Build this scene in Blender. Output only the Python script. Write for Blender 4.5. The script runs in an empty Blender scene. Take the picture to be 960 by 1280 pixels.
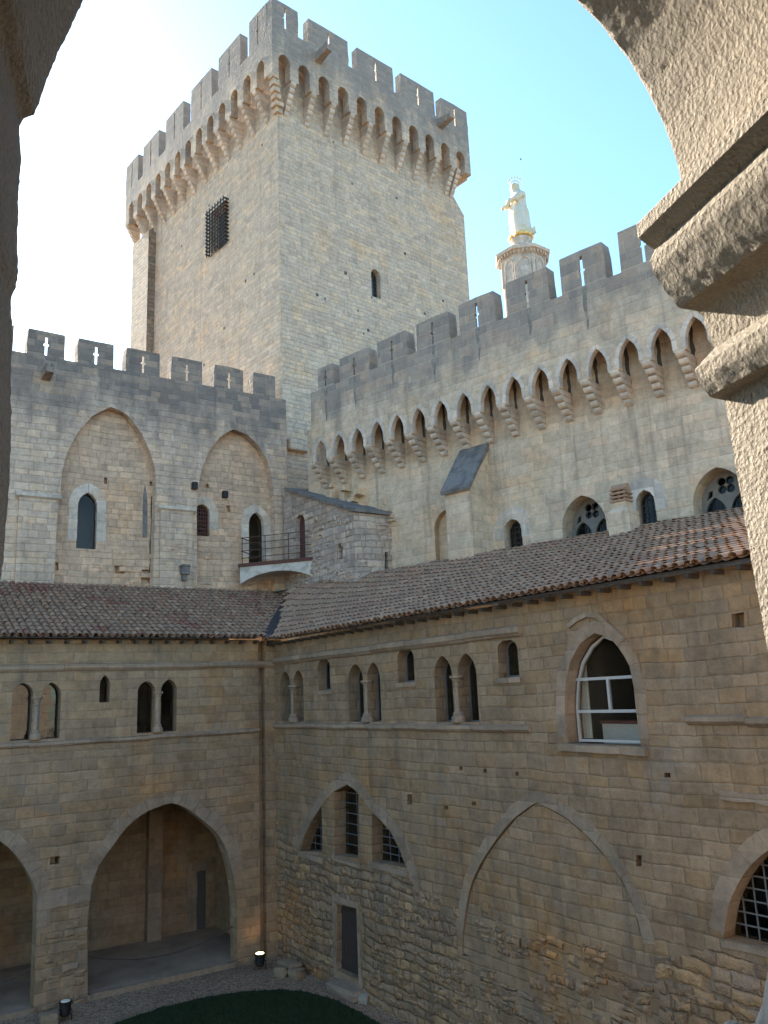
import bpy, bmesh, math, random
import numpy as np
from mathutils import Vector, Matrix, noise
from mathutils.geometry import tessellate_polygon
random.seed(7)
rad = math.radians
S = bpy.context.scene
COL = S.collection

# ---------------------------------------------------------------- camera, sky, sun, exposure
F = 1041.2; PI_, RO, H = rad(12.454), rad(-2.397), 8.0       # focal length in photo pixels, pitch, roll, eye height
FW = np.array([0, math.cos(PI_), math.sin(PI_)]); _r = np.array([1., 0, 0]); _u = np.cross(_r, FW)
RI = math.cos(RO) * _r + math.sin(RO) * _u; UP = -math.sin(RO) * _r + math.cos(RO) * _u
CAM = np.array([0, 0, H])
cd = bpy.data.cameras.new('camera'); cam = bpy.data.objects.new('camera', cd); COL.objects.link(cam)
cd.sensor_fit = 'VERTICAL'; cd.sensor_height = 24; cd.sensor_width = 18; cd.lens = F / 1280 * 24
cd.clip_start = 0.05; cd.clip_end = 2000
cam.matrix_world = Matrix(((RI[0], UP[0], -FW[0], 0), (RI[1], UP[1], -FW[1], 0), (RI[2], UP[2], -FW[2], H), (0, 0, 0, 1)))
S.camera = cam
SUN_AZ, SUN_EL = rad(-41.5), rad(27.3)
w = bpy.data.worlds.new('World'); S.world = w; w.use_nodes = True
nt = w.node_tree; nt.nodes.clear()
sky = nt.nodes.new('ShaderNodeTexSky'); sky.sky_type = 'NISHITA'; sky.sun_disc = False
sky.sun_elevation = SUN_EL; sky.sun_rotation = SUN_AZ; sky.air_density = 1.0; sky.dust_density = .8; sky.ozone_density = 1.0
bg = nt.nodes.new('ShaderNodeBackground'); bg.inputs[1].default_value = 0.15
wo = nt.nodes.new('ShaderNodeOutputWorld'); tint = nt.nodes.new('ShaderNodeMix'); tint.data_type = 'RGBA'; tint.blend_type = 'MULTIPLY'; tint.inputs[0].default_value = 1; tint.inputs[7].default_value = (.71, .925, 1.05, 1)
nt.links.new(sky.outputs[0], tint.inputs[6]); nt.links.new(tint.outputs[2], bg.inputs[0]); nt.links.new(bg.outputs[0], wo.inputs[0])
sl = bpy.data.lights.new('sun', 'SUN'); sl.energy = 4.9; sl.angle = rad(0.5); sl.color = (1, .93, .82)
so = bpy.data.objects.new('sun', sl); COL.objects.link(so)
so.rotation_euler = Vector((math.sin(SUN_AZ) * math.cos(SUN_EL), math.cos(SUN_AZ) * math.cos(SUN_EL), math.sin(SUN_EL))).to_track_quat('Z', 'Y').to_euler()
S.view_settings.view_transform = 'Standard'; S.view_settings.look = 'None'; S.view_settings.gamma = 1
S.view_settings.exposure = 1.65
S.render.engine = 'CYCLES'; S.cycles.max_bounces = 8; S.cycles.diffuse_bounces = 5

# ---------------------------------------------------------------- frames: vertical wall planes with (u, z, off) coordinates
def ray(x, y): return FW * F + RI * (x - 480) + UP * (640 - y)
def onz(x, y, z):
    d = ray(x, y); return CAM + d * (z - H) / d[2]
def azv(a): return np.array([math.sin(rad(a)), math.cos(rad(a)), 0])
class Frame:
    def __init__(s, o, a):
        s.o = np.array([o[0], o[1], 0.]); s.u = azv(a); s.n = np.array([s.u[1], -s.u[0], 0])
        if (CAM[:2] - s.o[:2]) @ s.n[:2] < 0: s.n = -s.n
        X = (-s.n[1], s.n[0]); s.rot = math.atan2(X[1], X[0])
    def hit(s, x, y, off=0):
        d = ray(x, y); t = ((s.o + s.n * off - CAM) @ s.n) / (d @ s.n); p = CAM + d * t
        return ((p - s.o) @ s.u, p[2])
    def px(s, pts, off=0): return [s.hit(x, y, off) for x, y in pts]
    def pt(s, u, z, off=0): return s.o + s.u * u + s.n * off + np.array([0, 0, z])
    def uo(s, p): d = np.asarray(p) - s.o; return d @ s.u, d @ s.n
corner = onz(347, 1192, 0)
R = Frame(corner, 145.75)                 # right wing wall, u towards the viewer
L = Frame(corner, 235.6)                  # left wing wall, u to the left
LU = Frame(L.pt(0, 0, -5), 235.6)         # battlemented wall behind the left wing
_cu, _cz = LU.hit(356, 480)
_to = LU.pt(_cu, 0, -0.3)
TL = Frame(_to, -40.85); TR = Frame(_to, 49.15)   # tower faces
RU = Frame(R.pt(6, 0, -5), 131.5)         # battlemented wall behind the right wing

# ---------------------------------------------------------------- objects and meshes
def tag(o, label=None, cat=None, group=None, kind=None):
    if label: o['label'] = label
    if cat: o['category'] = cat
    if group: o['group'] = group
    if kind: o['kind'] = kind
    return o
BASE = {}
def thing(name, loc, label, cat, group=None):
    o = bpy.data.objects.new(name, None); COL.objects.link(o); o.location = loc; o.empty_display_size = .3
    BASE[o.name] = np.array(loc, float); return tag(o, label, cat, group)
def base_of(o):
    b = np.zeros(3)
    while o is not None:
        b = b + np.array(o.location); o = o.parent
    return b
class MB:
    def __init__(s): s.v = []; s.f = []; s.m = []
    def add(s, vs, fs, mi=0):
        k = len(s.v); s.v += [tuple(map(float, p)) for p in vs]; s.f += [tuple(i + k for i in f) for f in fs]; s.m += [mi] * len(fs); return s
    def prism(s, fr, poly, o0, o1, mi=0):          # polygon (u,z) between offsets o0 and o1
        return s.wall(fr, poly, [], o0, o1, mi)
    def wall(s, fr, outer, holes, o0, o1, mi=0, back=None):
        loops = [outer] + list(holes); flat = [p for l in loops for p in l]
        tris = tessellate_polygon([[Vector((p[0], p[1], 0)) for p in l] for l in loops])
        flat2 = flat if back is None else [p for l in [outer] + list(back) for p in l]
        tri2 = tris if back is None else tessellate_polygon([[Vector((p[0], p[1], 0)) for p in l] for l in [outer] + list(back)])
        n = len(flat); vs = [fr.pt(u, z, o0) for u, z in flat] + [fr.pt(u, z, o1) for u, z in flat2]
        fs = [t for t in tris] + [(t[2] + n, t[1] + n, t[0] + n) for t in tri2]; k = 0
        for l in loops:
            m = len(l)
            for i in range(m): a, b = k + i, k + (i + 1) % m; fs.append((a, b, b + n, a + n))
            k += m
        return s.add(vs, fs, mi)
    def box(s, fr, u0, u1, z0, z1, o0, o1, mi=0): return s.prism(fr, [(u0, z0), (u1, z0), (u1, z1), (u0, z1)], o0, o1, mi)
    def hexa(s, p, mi=0):                          # 8 points: bottom 4, top 4
        return s.add(p, [(3, 2, 1, 0), (4, 5, 6, 7), (0, 1, 5, 4), (1, 2, 6, 5), (2, 3, 7, 6), (3, 0, 4, 7)], mi)
    def tube(s, pts, r, n=8, mi=0, cap=True):
        pts = [Vector(p) for p in pts]; rs = r if isinstance(r, (list, tuple)) else [r] * len(pts); vs = []; fs = []
        for i, p in enumerate(pts):
            d = (pts[min(i + 1, len(pts) - 1)] - pts[max(i - 1, 0)]).normalized()
            a = d.cross(Vector((0, 0, 1)));
            if a.length < .05: a = d.cross(Vector((1, 0, 0)))
            a.normalize(); b = d.cross(a)
            for j in range(n): t = 2 * math.pi * j / n; vs.append(p + (a * math.cos(t) + b * math.sin(t)) * rs[i])
        for i in range(len(pts) - 1):
            for j in range(n): fs.append((i * n + j, i * n + (j + 1) % n, (i + 1) * n + (j + 1) % n, (i + 1) * n + j))
        if cap: fs += [tuple(range(n - 1, -1, -1)), tuple((len(pts) - 1) * n + j for j in range(n))]
        return s.add(vs, fs, mi)
    def lathe(s, c, prof, n=24, mi=0, phase=0):
        vs = []; fs = []
        for r, z in prof:
            for j in range(n): t = 2 * math.pi * (j + phase) / n; vs.append((c[0] + r * math.cos(t), c[1] + r * math.sin(t), c[2] + z))
        for i in range(len(prof) - 1):
            for j in range(n): fs.append((i * n + j, i * n + (j + 1) % n, (i + 1) * n + (j + 1) % n, (i + 1) * n + j))
        fs += [tuple(range(n - 1, -1, -1)), tuple((len(prof) - 1) * n + j for j in range(n))]
        return s.add(vs, fs, mi)
    def build(s, name, mats, parent=None, label=None, loc=None, smooth=35, recalc=True):
        b = base_of(parent) if parent is not None else np.zeros(3)
        l = np.array(loc, float) if loc is not None else b
        me = bpy.data.meshes.new(name); me.from_pydata([tuple(np.array(p) - l) for p in s.v], [], s.f)
        mats = mats if isinstance(mats, (list, tuple)) else [mats]
        for m in mats: me.materials.append(m)
        me.polygons.foreach_set('material_index', s.m)
        if recalc:
            bm = bmesh.new(); bm.from_mesh(me); bmesh.ops.recalc_face_normals(bm, faces=bm.faces); bm.to_mesh(me); bm.free()
        uvl = me.uv_layers.new(name='UVMap'); uvs = np.zeros(len(me.loops) * 2)
        for p in me.polygons:
            nx, ny, nz = p.normal; h = math.hypot(nx, ny)
            tx, ty = (-ny / h, nx / h) if h > 1e-6 else (1, 0)
            for li in p.loop_indices:
                c = s.v[me.loops[li].vertex_index]
                uvs[2 * li] = c[0] * tx + c[1] * ty
                uvs[2 * li + 1] = c[2] if h > .5 else -c[0] * ty + c[1] * tx
        uvl.data.foreach_set('uv', uvs)
        if smooth:
            me.polygons.foreach_set('use_smooth', [True] * len(me.polygons)); me.set_sharp_from_angle(angle=rad(smooth))
        me.update()
        o = bpy.data.objects.new(name, me); COL.objects.link(o)
        if parent is not None: o.parent = parent
        o.location = l - b
        if label: o['label'] = label
        return o
def arch(uL, uR, zs, za, n=9):            # two-centred pointed arch from right springing over the apex to left
    a = (uR - uL) / 2; c = (uR + uL) / 2; h = za - zs; r = (a * a + h * h) / (2 * a); cx = c + a - r
    t1 = math.atan2(h, c - cx); pts = [(cx + r * math.cos(t1 * i / n), zs + r * math.sin(t1 * i / n)) for i in range(n + 1)]
    return pts + [(2 * c - u, z) for u, z in pts[-2::-1]]
def lancet(uL, uR, z0, zs, za, n=9):
    if uL > uR: uL, uR = uR, uL
    return [(uL, z0), (uR, z0)] + arch(uL, uR, zs, za, n)
def lpx(fr, x0, x1, yb, ys, ya, off=0, xa=None):    # a lancet opening measured on the photo: jamb x, sill, spring and apex y
    xm = xa if xa is not None else (x0 + x1) / 2
    a = fr.hit(x0, yb, off); b = fr.hit(x1, yb, off); s_ = fr.hit(xm, ys, off)[1]; t = fr.hit(xm, ya, off)[1]
    z0 = (a[1] + b[1]) / 2
    return dict(uL=min(a[0], b[0]), uR=max(a[0], b[0]), z0=z0, zs=s_, za=t)
def shrink(d, k, dz=0): return dict(uL=d['uL'] + k, uR=d['uR'] - k, z0=d['z0'] + dz, zs=d['zs'], za=d['za'] - k)
def resample(pts, step):
    out = [pts[0]]
    for a, b in zip(pts, pts[1:]):
        n = max(1, int(math.dist(a, b) / step))
        for i in range(1, n + 1): out.append((a[0] + (b[0] - a[0]) * i / n, a[1] + (b[1] - a[1]) * i / n))
    return out
def rough(poly, step=.35, amp=.012):
    c = resample(list(poly) + [poly[0]], step)[:-1]
    return [(u + random.uniform(-amp, amp), z + random.uniform(-amp, amp)) for u, z in c]
def ring(mb, fr, pts, wd, o0, o1, step=.34, gap=.008, mi=0, inset=.008):    # voussoirs along an intrados line
    d = [0]
    for a, b in zip(pts, pts[1:]): d.append(d[-1] + math.dist(a, b))
    n = max(2, round(d[-1] / step)); P = np.array(pts)
    def at(t):
        u = np.interp(t, d, P[:, 0]); z = np.interp(t, d, P[:, 1])
        a = np.array([np.interp(max(t - .05, 0), d, P[:, 0]), np.interp(max(t - .05, 0), d, P[:, 1])])
        b = np.array([np.interp(min(t + .05, d[-1]), d, P[:, 0]), np.interp(min(t + .05, d[-1]), d, P[:, 1])])
        t_ = b - a; t_ /= np.linalg.norm(t_); return np.array([u, z]), np.array([t_[1], -t_[0]])
    mid = P.mean(0)
    sg = 1 if (at(d[-1] / 2)[0] - mid) @ at(d[-1] / 2)[1] > 0 else -1
    for i in range(n):
        t0, t1 = d[-1] * i / n + gap / 2, d[-1] * (i + 1) / n - gap / 2
        (p0, n0), (p1, n1), (pm, nm) = at(t0), at(t1), at((t0 + t1) / 2)
        w_ = wd * random.uniform(.86, 1.14); oo = o0 + random.uniform(-.006, .006)
        mb.prism(fr, [tuple(p0 - n0 * sg * inset), tuple(pm - nm * sg * inset), tuple(p1 - n1 * sg * inset), tuple(p1 + n1 * sg * w_), tuple(pm + nm * sg * w_), tuple(p0 + n0 * sg * w_)], oo, o1, mi)
def curve(pts, k=4):                    # Catmull-Rom through the points, keeping the ends
    P = [np.array(p) for p in pts]; out = []
    for i in range(len(P) - 1):
        a, b, c, d = P[max(i - 1, 0)], P[i], P[i + 1], P[min(i + 2, len(P) - 1)]
        for j in range(k):
            t = j / k; out.append(tuple(.5 * (2 * b + (c - a) * t + (2 * a - 5 * b + 4 * c - d) * t * t + (3 * b - a - 3 * c + d) * t ** 3)))
    return out + [tuple(P[-1])]
def curve2(pts, i, k=4): return curve(pts[:i + 1], k)[:-1] + curve(pts[i:], k)     # with a sharp apex at index i
def inpoly(p, poly):
    r = False; n = len(poly)
    for i in range(n):
        (x0, y0), (x1, y1) = poly[i], poly[(i + 1) % n]
        if (y0 > p[1]) != (y1 > p[1]) and p[0] < (x1 - x0) * (p[1] - y0) / (y1 - y0) + x0: r = not r
    return r
def rubble(mb, fr, u0, u1, z0, z1, off, holes, dens=.6, hh=(.12, .3), ww=(.22, .7), dep=(.015, .07), mi=0, seed=1):
    rg = random.Random(seed); z = z0
    while z < z1:
        h = rg.uniform(*hh); u = u0 + rg.uniform(0, .3)
        while u < u1:
            wd = rg.uniform(*ww)
            zz = z + rg.uniform(-.03, .03) + .05 * math.sin(u * 1.7 + z)
            mid = (u + wd / 2, zz + h / 2)
            ok = rg.random() < dens * (1 if z < z1 - 1 else (z1 - z)) and u + wd < u1
            if ok:
                for q in holes:
                    if any(inpoly(c, q) for c in ((u - .04, zz - .04), (u + wd + .04, zz - .04), (u - .04, zz + h + .04), (u + wd + .04, zz + h + .04), mid, (u + wd / 2, zz), (u + wd / 2, zz + h))): ok = False; break
            if ok:
                D = rg.uniform(*dep); b = min(.04, D * .8 + .008); j = lambda a=.022: rg.uniform(-a, a)
                B = [(u + j(), zz + j()), (u + wd * .5 + j(), zz + j()), (u + wd + j(), zz + j()), (u + wd + j(), zz + h + j()), (u + wd * .5 + j(), zz + h + j()), (u + j(), zz + h + j())]
                cx, cz = mid
                T = [(a + math.copysign(b * rg.uniform(.6, 1.5), cx - a) * (abs(a - cx) > .05), c + math.copysign(b * rg.uniform(.6, 1.5), cz - c)) for a, c in B]
                vs = [fr.pt(a, c, off - .02) for a, c in B] + [fr.pt(a, c, off + D + j(.012)) for a, c in T] + [fr.pt(cx + j(.05), cz + j(.04), off + D + rg.uniform(.0, .02))]
                fs = [(i, (i + 1) % 6, (i + 1) % 6 + 6, i + 6) for i in range(6)] + [(i + 6, (i + 1) % 6 + 6, 12) for i in range(6)]
                mb.add(vs, fs, mi)
            u += wd + rg.uniform(.01, .05)
        z += h * .97

# ---------------------------------------------------------------- materials
class NT:
    def __init__(s, name):
        s.m = bpy.data.materials.new(name); s.m.use_nodes = True; s.t = s.m.node_tree; s.t.nodes.clear()
        s.out = s.n('ShaderNodeOutputMaterial'); s.b = s.n('ShaderNodeBsdfPrincipled'); s.l(s.b.outputs[0], s.out.inputs[0])
    def n(s, t, **k):
        x = s.t.nodes.new(t)
        for a, v in k.items(): setattr(x, a, v)
        return x
    def l(s, a, b): s.t.links.new(a, b)
    def put(s, x, i):
        if x is None: return
        if isinstance(x, (int, float)): i.default_value = x
        elif isinstance(x, tuple): i.default_value = x if len(x) == len(i.default_value) else (*x, 1)
        else: s.l(x, i)
    def math(s, op, a, b=None, c=None, clamp=False):
        x = s.n('ShaderNodeMath', operation=op, use_clamp=clamp); s.put(a, x.inputs[0]); s.put(b, x.inputs[1]); s.put(c, x.inputs[2]); return x.outputs[0]
    def mix(s, f, a, b, blend='MIX'):
        x = s.n('ShaderNodeMix', data_type='RGBA', blend_type=blend); s.put(f, x.inputs[0]); s.put(a, x.inputs[6]); s.put(b, x.inputs[7]); return x.outputs[2]
    def noise(s, vec, scale, detail=3, rough_=.55, dim='3D', dist=0):
        x = s.n('ShaderNodeTexNoise', noise_dimensions=dim); x.inputs['Scale'].default_value = scale; x.inputs['Detail'].default_value = detail; x.inputs['Roughness'].default_value = rough_; x.inputs['Distortion'].default_value = dist
        if vec is not None: s.l(vec, x.inputs['W' if dim == '1D' else 'Vector'])
        return x.outputs[0]
    def step(s, x, a, b, lo=0., hi=1.):
        m = s.n('ShaderNodeMapRange', interpolation_type='SMOOTHSTEP'); s.put(x, m.inputs[0]); s.put(a, m.inputs[1]); s.put(b, m.inputs[2]); m.inputs[3].default_value = lo; m.inputs[4].default_value = hi; return m.outputs[0]
    def comb(s, x, y, z=0.):
        c = s.n('ShaderNodeCombineXYZ'); s.put(x, c.inputs[0]); s.put(y, c.inputs[1]); s.put(z, c.inputs[2]); return c.outputs[0]
    def sep(s, v):
        c = s.n('ShaderNodeSeparateXYZ'); s.l(v, c.inputs[0]); return c.outputs
    def white(s, a, b=None):
        x = s.n('ShaderNodeTexWhiteNoise', noise_dimensions='1D' if b is None else '2D')
        s.l(a, x.inputs['W']) if b is None else s.l(s.comb(a, b), x.inputs['Vector'])
        return x.outputs
    def bump(s, h, strength, dist, nrm=None):
        x = s.n('ShaderNodeBump'); x.inputs['Strength'].default_value = strength; x.inputs['Distance'].default_value = dist; s.l(h, x.inputs['Height'])
        if nrm is not None: s.l(nrm, x.inputs['Normal'])
        return x.outputs[0]
    def fin(s, col, rough_=.9, nrm=None, spec=.2, metal=0.):
        s.put(col, s.b.inputs['Base Color']); s.put(rough_, s.b.inputs['Roughness']); s.b.inputs['Specular IOR Level'].default_value = spec; s.put(metal, s.b.inputs['Metallic'])
        if nrm is not None: s.l(nrm, s.b.inputs['Normal'])
        return s.m

def masonry(name, cols, mortar, Hc=.3, Wc=.6, warp=.06, edge=.012, bump=.9, dist=.035, pit=.5, black=None, streak=.35, ochre=.3, blackcol=(.088, .08, .08), seed=0., var=.35, softm=.7, hvar=.35, blot=.35):
    t = NT(name); uv = t.n('ShaderNodeUVMap', uv_map='UVMap').outputs[0]; pos = t.n('ShaderNodeNewGeometry').outputs['Position']
    rnd = t.n('ShaderNodeObjectInfo').outputs['Random']
    u, v, _ = t.sep(uv)
    u = t.math('ADD', u, t.math('MULTIPLY', rnd, 37.))
    n1 = t.n('ShaderNodeTexNoise'); n1.inputs['Scale'].default_value = .55; n1.inputs['Detail'].default_value = 3; t.l(pos, n1.inputs[0])
    nc = t.sep(n1.outputs[1])
    n2 = t.n('ShaderNodeTexNoise'); n2.inputs['Scale'].default_value = 3.2; n2.inputs['Detail'].default_value = 3; t.l(pos, n2.inputs[0])
    nd = t.sep(n2.outputs[1])
    u = t.math('ADD', u, t.math('MULTIPLY_ADD', t.math('SUBTRACT', nd[0], .5), warp, t.math('MULTIPLY', nc[0], warp * 2.5)))
    v = t.math('ADD', v, t.math('MULTIPLY_ADD', t.math('SUBTRACT', nd[1], .5), warp, t.math('MULTIPLY', nc[1], warp * 3.)))
    v = t.math('ADD', v, t.math('MULTIPLY', t.noise(v, .55 / Hc, 2, .5, '1D'), hvar * Hc * 2.2))
    vr = t.math('DIVIDE', v, Hc); r = t.math('FLOOR', vr); fv = t.math('FRACT', vr)
    rr = t.math('ADD', r, seed + .37)
    w1 = t.sep(t.white(rr)[1])
    Wr = t.math('MULTIPLY_ADD', w1[0], Wc * .7, Wc * .62)
    uu = t.math('ADD', t.math('DIVIDE', u, Wr), t.math('MULTIPLY', w1[1], 13.7))
    uu = t.math('ADD', uu, t.math('MULTIPLY', t.noise(t.math('ADD', uu, t.math('MULTIPLY', r, 11.3)), .75, 1, .5, '1D'), 1.1))
    c = t.math('FLOOR', uu); fu = t.math('FRACT', uu)
    wc = t.white(c, rr); cell = wc[0]; cellc = t.sep(wc[1])
    du = t.math('MULTIPLY', t.math('MINIMUM', fu, t.math('SUBTRACT', 1., fu)), Wr)
    dv = t.math('MULTIPLY', t.math('MINIMUM', fv, t.math('SUBTRACT', 1., fv)), Hc)
    fine = t.noise(pos, 26, 4, .65); mid = t.noise(pos, 5.5, 4, .6); big = t.noise(pos, .45, 4, .6)
    d = t.math('ADD', t.math('MINIMUM', du, dv), t.math('MULTIPLY', t.math('SUBTRACT', mid, .5), edge * 1.8))
    stone = t.step(d, edge * .25, edge * 1.35)
    e2 = t.step(d, 0., edge * 4.5)
    col = t.mix(cell, cols[0], cols[1]); col = t.mix(t.step(cellc[1], .72, .8), col, cols[2])
    val = t.math('ADD', t.math('MULTIPLY', t.math('SUBTRACT', cellc[2], .5), var), t.math('MULTIPLY_ADD', mid, .7, .66))
    col = t.mix(1., col, t.comb(val, val, val), 'MULTIPLY')
    vf = t.math('MULTIPLY_ADD', fine, .5, .75); col = t.mix(1., col, t.comb(vf, vf, vf), 'MULTIPLY')
    mshow = t.math('MULTIPLY', t.math('SUBTRACT', 1., stone), t.step(t.noise(pos, 1.1, 3), .3, .62, softm * .35, softm))
    col = t.mix(mshow, col, mortar)
    bv = t.math('MULTIPLY_ADD', t.noise(pos, 1.3, 5, .65, dist=.4), blot * 2, 1 - blot); col = t.mix(1., col, t.comb(bv, bv, bv), 'MULTIPLY')
    pz = t.sep(pos)
    sv = t.comb(t.math('MULTIPLY', pz[0], 2.6), t.math('MULTIPLY', pz[1], 2.6), t.math('MULTIPLY', pz[2], .16))
    st = t.step(t.noise(sv, 1., 4, .6), .5, .78, 0, streak)
    col = t.mix(st, col, (.10, .088, .07))
    if ochre: col = t.mix(t.step(big, .52, .72, 0, ochre), col, t.mix(1., col, (1.25, .92, .55), 'MULTIPLY'))
    gl = t.step(t.noise(pos, .9, 5, .65, dist=.6), .55, .75, 0, .35); col = t.mix(gl, col, (.2, .19, .175))
    if black:
        z0, z1, amt = black
        zz = t.math('ADD', pz[2], t.math('MULTIPLY', t.math('SUBTRACT', t.noise(t.comb(t.math('MULTIPLY', pz[0], 1.2), t.math('MULTIPLY', pz[1], 1.2), t.math('MULTIPLY', pz[2], .5)), .8, 5, .65), .5), (z1 - z0) * 2.4))
        bk = t.math('MULTIPLY', t.step(zz, z0, z1), t.math('MULTIPLY_ADD', cellc[1], -.22, amt))
        bk = t.math('MULTIPLY', bk, t.math('MULTIPLY_ADD', stone, .45, .55))
        col = t.mix(bk, col, blackcol)
    hgt = t.math('ADD', t.math('MULTIPLY', e2, .55), t.math('MULTIPLY', stone, .35))
    hgt = t.math('ADD', hgt, t.math('MULTIPLY', cellc[0], .35))
    hgt = t.math('ADD', hgt, t.math('MULTIPLY', fine, pit * .55)); hgt = t.math('ADD', hgt, t.math('MULTIPLY', mid, pit * .9))
    return t.fin(col, .92, t.bump(hgt, bump, dist), .15)
def plain(name, c, rough_=.6, metal=0., bump=0., scale=20, var=.25, spec=.4, emit=None, c2=None):
    t = NT(name); pos = t.n('ShaderNodeTexCoord').outputs['Object']
    n = t.noise(pos, scale, 4, .6); k = t.math('MULTIPLY_ADD', n, var * 2, 1 - var)
    col = t.mix(1., c, t.comb(k, k, k), 'MULTIPLY')
    if c2: col = t.mix(t.step(t.noise(pos, scale * .3, 4, .6), .45, .65), col, c2)
    if emit: t.b.inputs['Emission Color'].default_value = (*emit[0], 1); t.b.inputs['Emission Strength'].default_value = emit[1]
    return t.fin(col, rough_, t.bump(n, bump, .02) if bump else None, spec, metal)
def tile_mat(name, red=.15, cols=None):
    t = NT(name); g = t.n('ShaderNodeNewGeometry'); ri = g.outputs['Random Per Island']; pos = g.outputs['Position']
    cr = t.n('ShaderNodeValToRGB'); e = cr.color_ramp; e.interpolation = 'CONSTANT'
    cols = cols or [(0, (0.311, 0.189, 0.118)), (.2, (0.353, 0.213, 0.132)), (.4, (0.282, 0.173, 0.110)), (.55, (0.387, 0.232, 0.142)), (.72, (0.332, 0.197, 0.123)), (.84, (0.370, 0.197, 0.115)), (.94, (0.430, 0.271, 0.166))]
    for i, (p, c) in enumerate(cols):
        el = e.elements[i] if i < 2 else e.elements.new(p)
        el.position = p; el.color = (*c, 1)
    t.l(ri, cr.inputs[0])
    fine = t.noise(pos, 14, 5, .65); k = t.math('MULTIPLY_ADD', fine, .7, .6)
    col = t.mix(1., cr.outputs[0], t.comb(k, k, k), 'MULTIPLY')
    big = t.step(t.math('ADD', t.noise(pos, .5, 3), t.math('MULTIPLY', t.math('SUBTRACT', ri, .5), .22)), .6, .66, 0, red); col = t.mix(big, col, (.24, .085, .058))
    col = t.mix(t.step(t.noise(pos, 3.5, 4, .7), .52, .72, 0, .45), col, (.26, .195, .13))
    return t.fin(col, .88, t.bump(fine, .5, .012), .2)
def glass_mat(name='window_glass', k=.6, tr_=(.72, .74, .72, 1)):
    t = NT(name); t.t.nodes.remove(t.b)
    tr = t.n('ShaderNodeBsdfTransparent'); tr.inputs[0].default_value = tr_; gl = t.n('ShaderNodeBsdfGlossy'); gl.inputs['Roughness'].default_value = .03
    fr = t.n('ShaderNodeFresnel'); fr.inputs[0].default_value = 1.5; mx = t.n('ShaderNodeMixShader')
    pos = t.n('ShaderNodeNewGeometry').outputs['Position']; t.l(t.bump(t.noise(pos, 2.5, 2), .15, .02), gl.inputs['Normal'])
    t.l(t.math('MULTIPLY_ADD', fr.outputs[0], k, .0), mx.inputs[0]); t.l(tr.outputs[0], mx.inputs[1]); t.l(gl.outputs[0], mx.inputs[2]); t.l(mx.outputs[0], t.out.inputs[0]); return t.m

M = {}
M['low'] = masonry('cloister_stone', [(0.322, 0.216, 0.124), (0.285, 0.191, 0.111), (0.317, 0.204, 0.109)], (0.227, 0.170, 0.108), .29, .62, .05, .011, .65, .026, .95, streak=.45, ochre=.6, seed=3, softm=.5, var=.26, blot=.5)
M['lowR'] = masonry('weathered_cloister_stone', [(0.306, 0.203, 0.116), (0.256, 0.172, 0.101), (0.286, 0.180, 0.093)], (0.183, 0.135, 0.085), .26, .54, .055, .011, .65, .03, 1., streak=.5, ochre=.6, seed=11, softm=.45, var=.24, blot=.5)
M['rub'] = masonry('rubble_stone', [(0.346, 0.228, 0.133), (0.268, 0.179, 0.108), (0.396, 0.243, 0.120)], (0.136, 0.099, 0.065), .24, .5, .16, .022, 1., .06, .9, streak=.35, ochre=.7, seed=5, softm=.6)
M['up'] = masonry('battlement_wall_stone', [(0.579, 0.423, 0.301), (0.486, 0.355, 0.256), (0.607, 0.423, 0.282)], (0.295, 0.230, 0.173), .255, .56, .05, .010, .75, .028, .6, var=.15, black=(18.0, 20.6, .78), streak=.4, ochre=.25, seed=21, softm=.6)
M['infill'] = masonry('buff_infill_stone', [(0.566, 0.382, 0.249), (0.487, 0.330, 0.218), (0.607, 0.398, 0.256)], (0.270, 0.199, 0.143), .25, .5, .06, .010, .7, .028, .6, var=.2, streak=.25, ochre=.35, seed=33, softm=.6)
M['ru'] = masonry('chapel_wall_stone', [(0.591, 0.440, 0.298), (0.540, 0.406, 0.275), (0.606, 0.425, 0.279)], (0.612, 0.470, 0.322), .3, .7, .04, .010, .6, .025, .6, black=(18.4, 20.3, .72), streak=.45, ochre=.3, seed=41, var=.2, softm=.5, blackcol=(.15, .135, .13))
M['tw'] = masonry('tower_stone', [(0.613, 0.466, 0.333), (0.523, 0.396, 0.288), (0.653, 0.472, 0.314)], (0.357, 0.296, 0.226), .22, .5, .07, .012, .85, .034, 1.2, var=.13, blot=.28, black=(36.6, 40.6, .92), streak=.25, ochre=.3, seed=55, blackcol=(.25, .218, .19), softm=.5)
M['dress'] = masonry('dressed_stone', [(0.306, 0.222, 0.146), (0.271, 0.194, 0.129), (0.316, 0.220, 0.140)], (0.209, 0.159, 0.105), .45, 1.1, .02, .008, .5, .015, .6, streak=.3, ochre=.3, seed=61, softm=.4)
M['twd'] = masonry('dark_tower_stone', [(0.251, 0.200, 0.154), (0.194, 0.160, 0.123), (0.308, 0.230, 0.158)], (0.148, 0.120, 0.092), .27, .6, .06, .013, 1., .05, .9, streak=.5, ochre=.2, seed=58, softm=.5)
M['dressL'] = masonry('pale_dressed_stone', [(0.592, 0.482, 0.379), (0.517, 0.422, 0.334), (0.567, 0.438, 0.327)], (0.318, 0.274, 0.213), .4, 1.0, .02, .008, .5, .015, .6, streak=.3, ochre=.2, seed=66, softm=.4)
M['trac'] = plain('weathered_tracery_stone', (.21, .19, .165), .9, 0, .4, 8, .3)
M['slab'] = plain('lead_grey_slab', (.19, .165, .14), .85, 0, .5, 8, .4, c2=(.12, .105, .09))
M['dark_strip'] = plain('blackish_strip', (.085, .07, .055), .95, 0, .6, 14, .6)
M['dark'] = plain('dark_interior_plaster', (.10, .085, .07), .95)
M['room'] = plain('room_plaster', (.42, .29, .21), .95)
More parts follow.
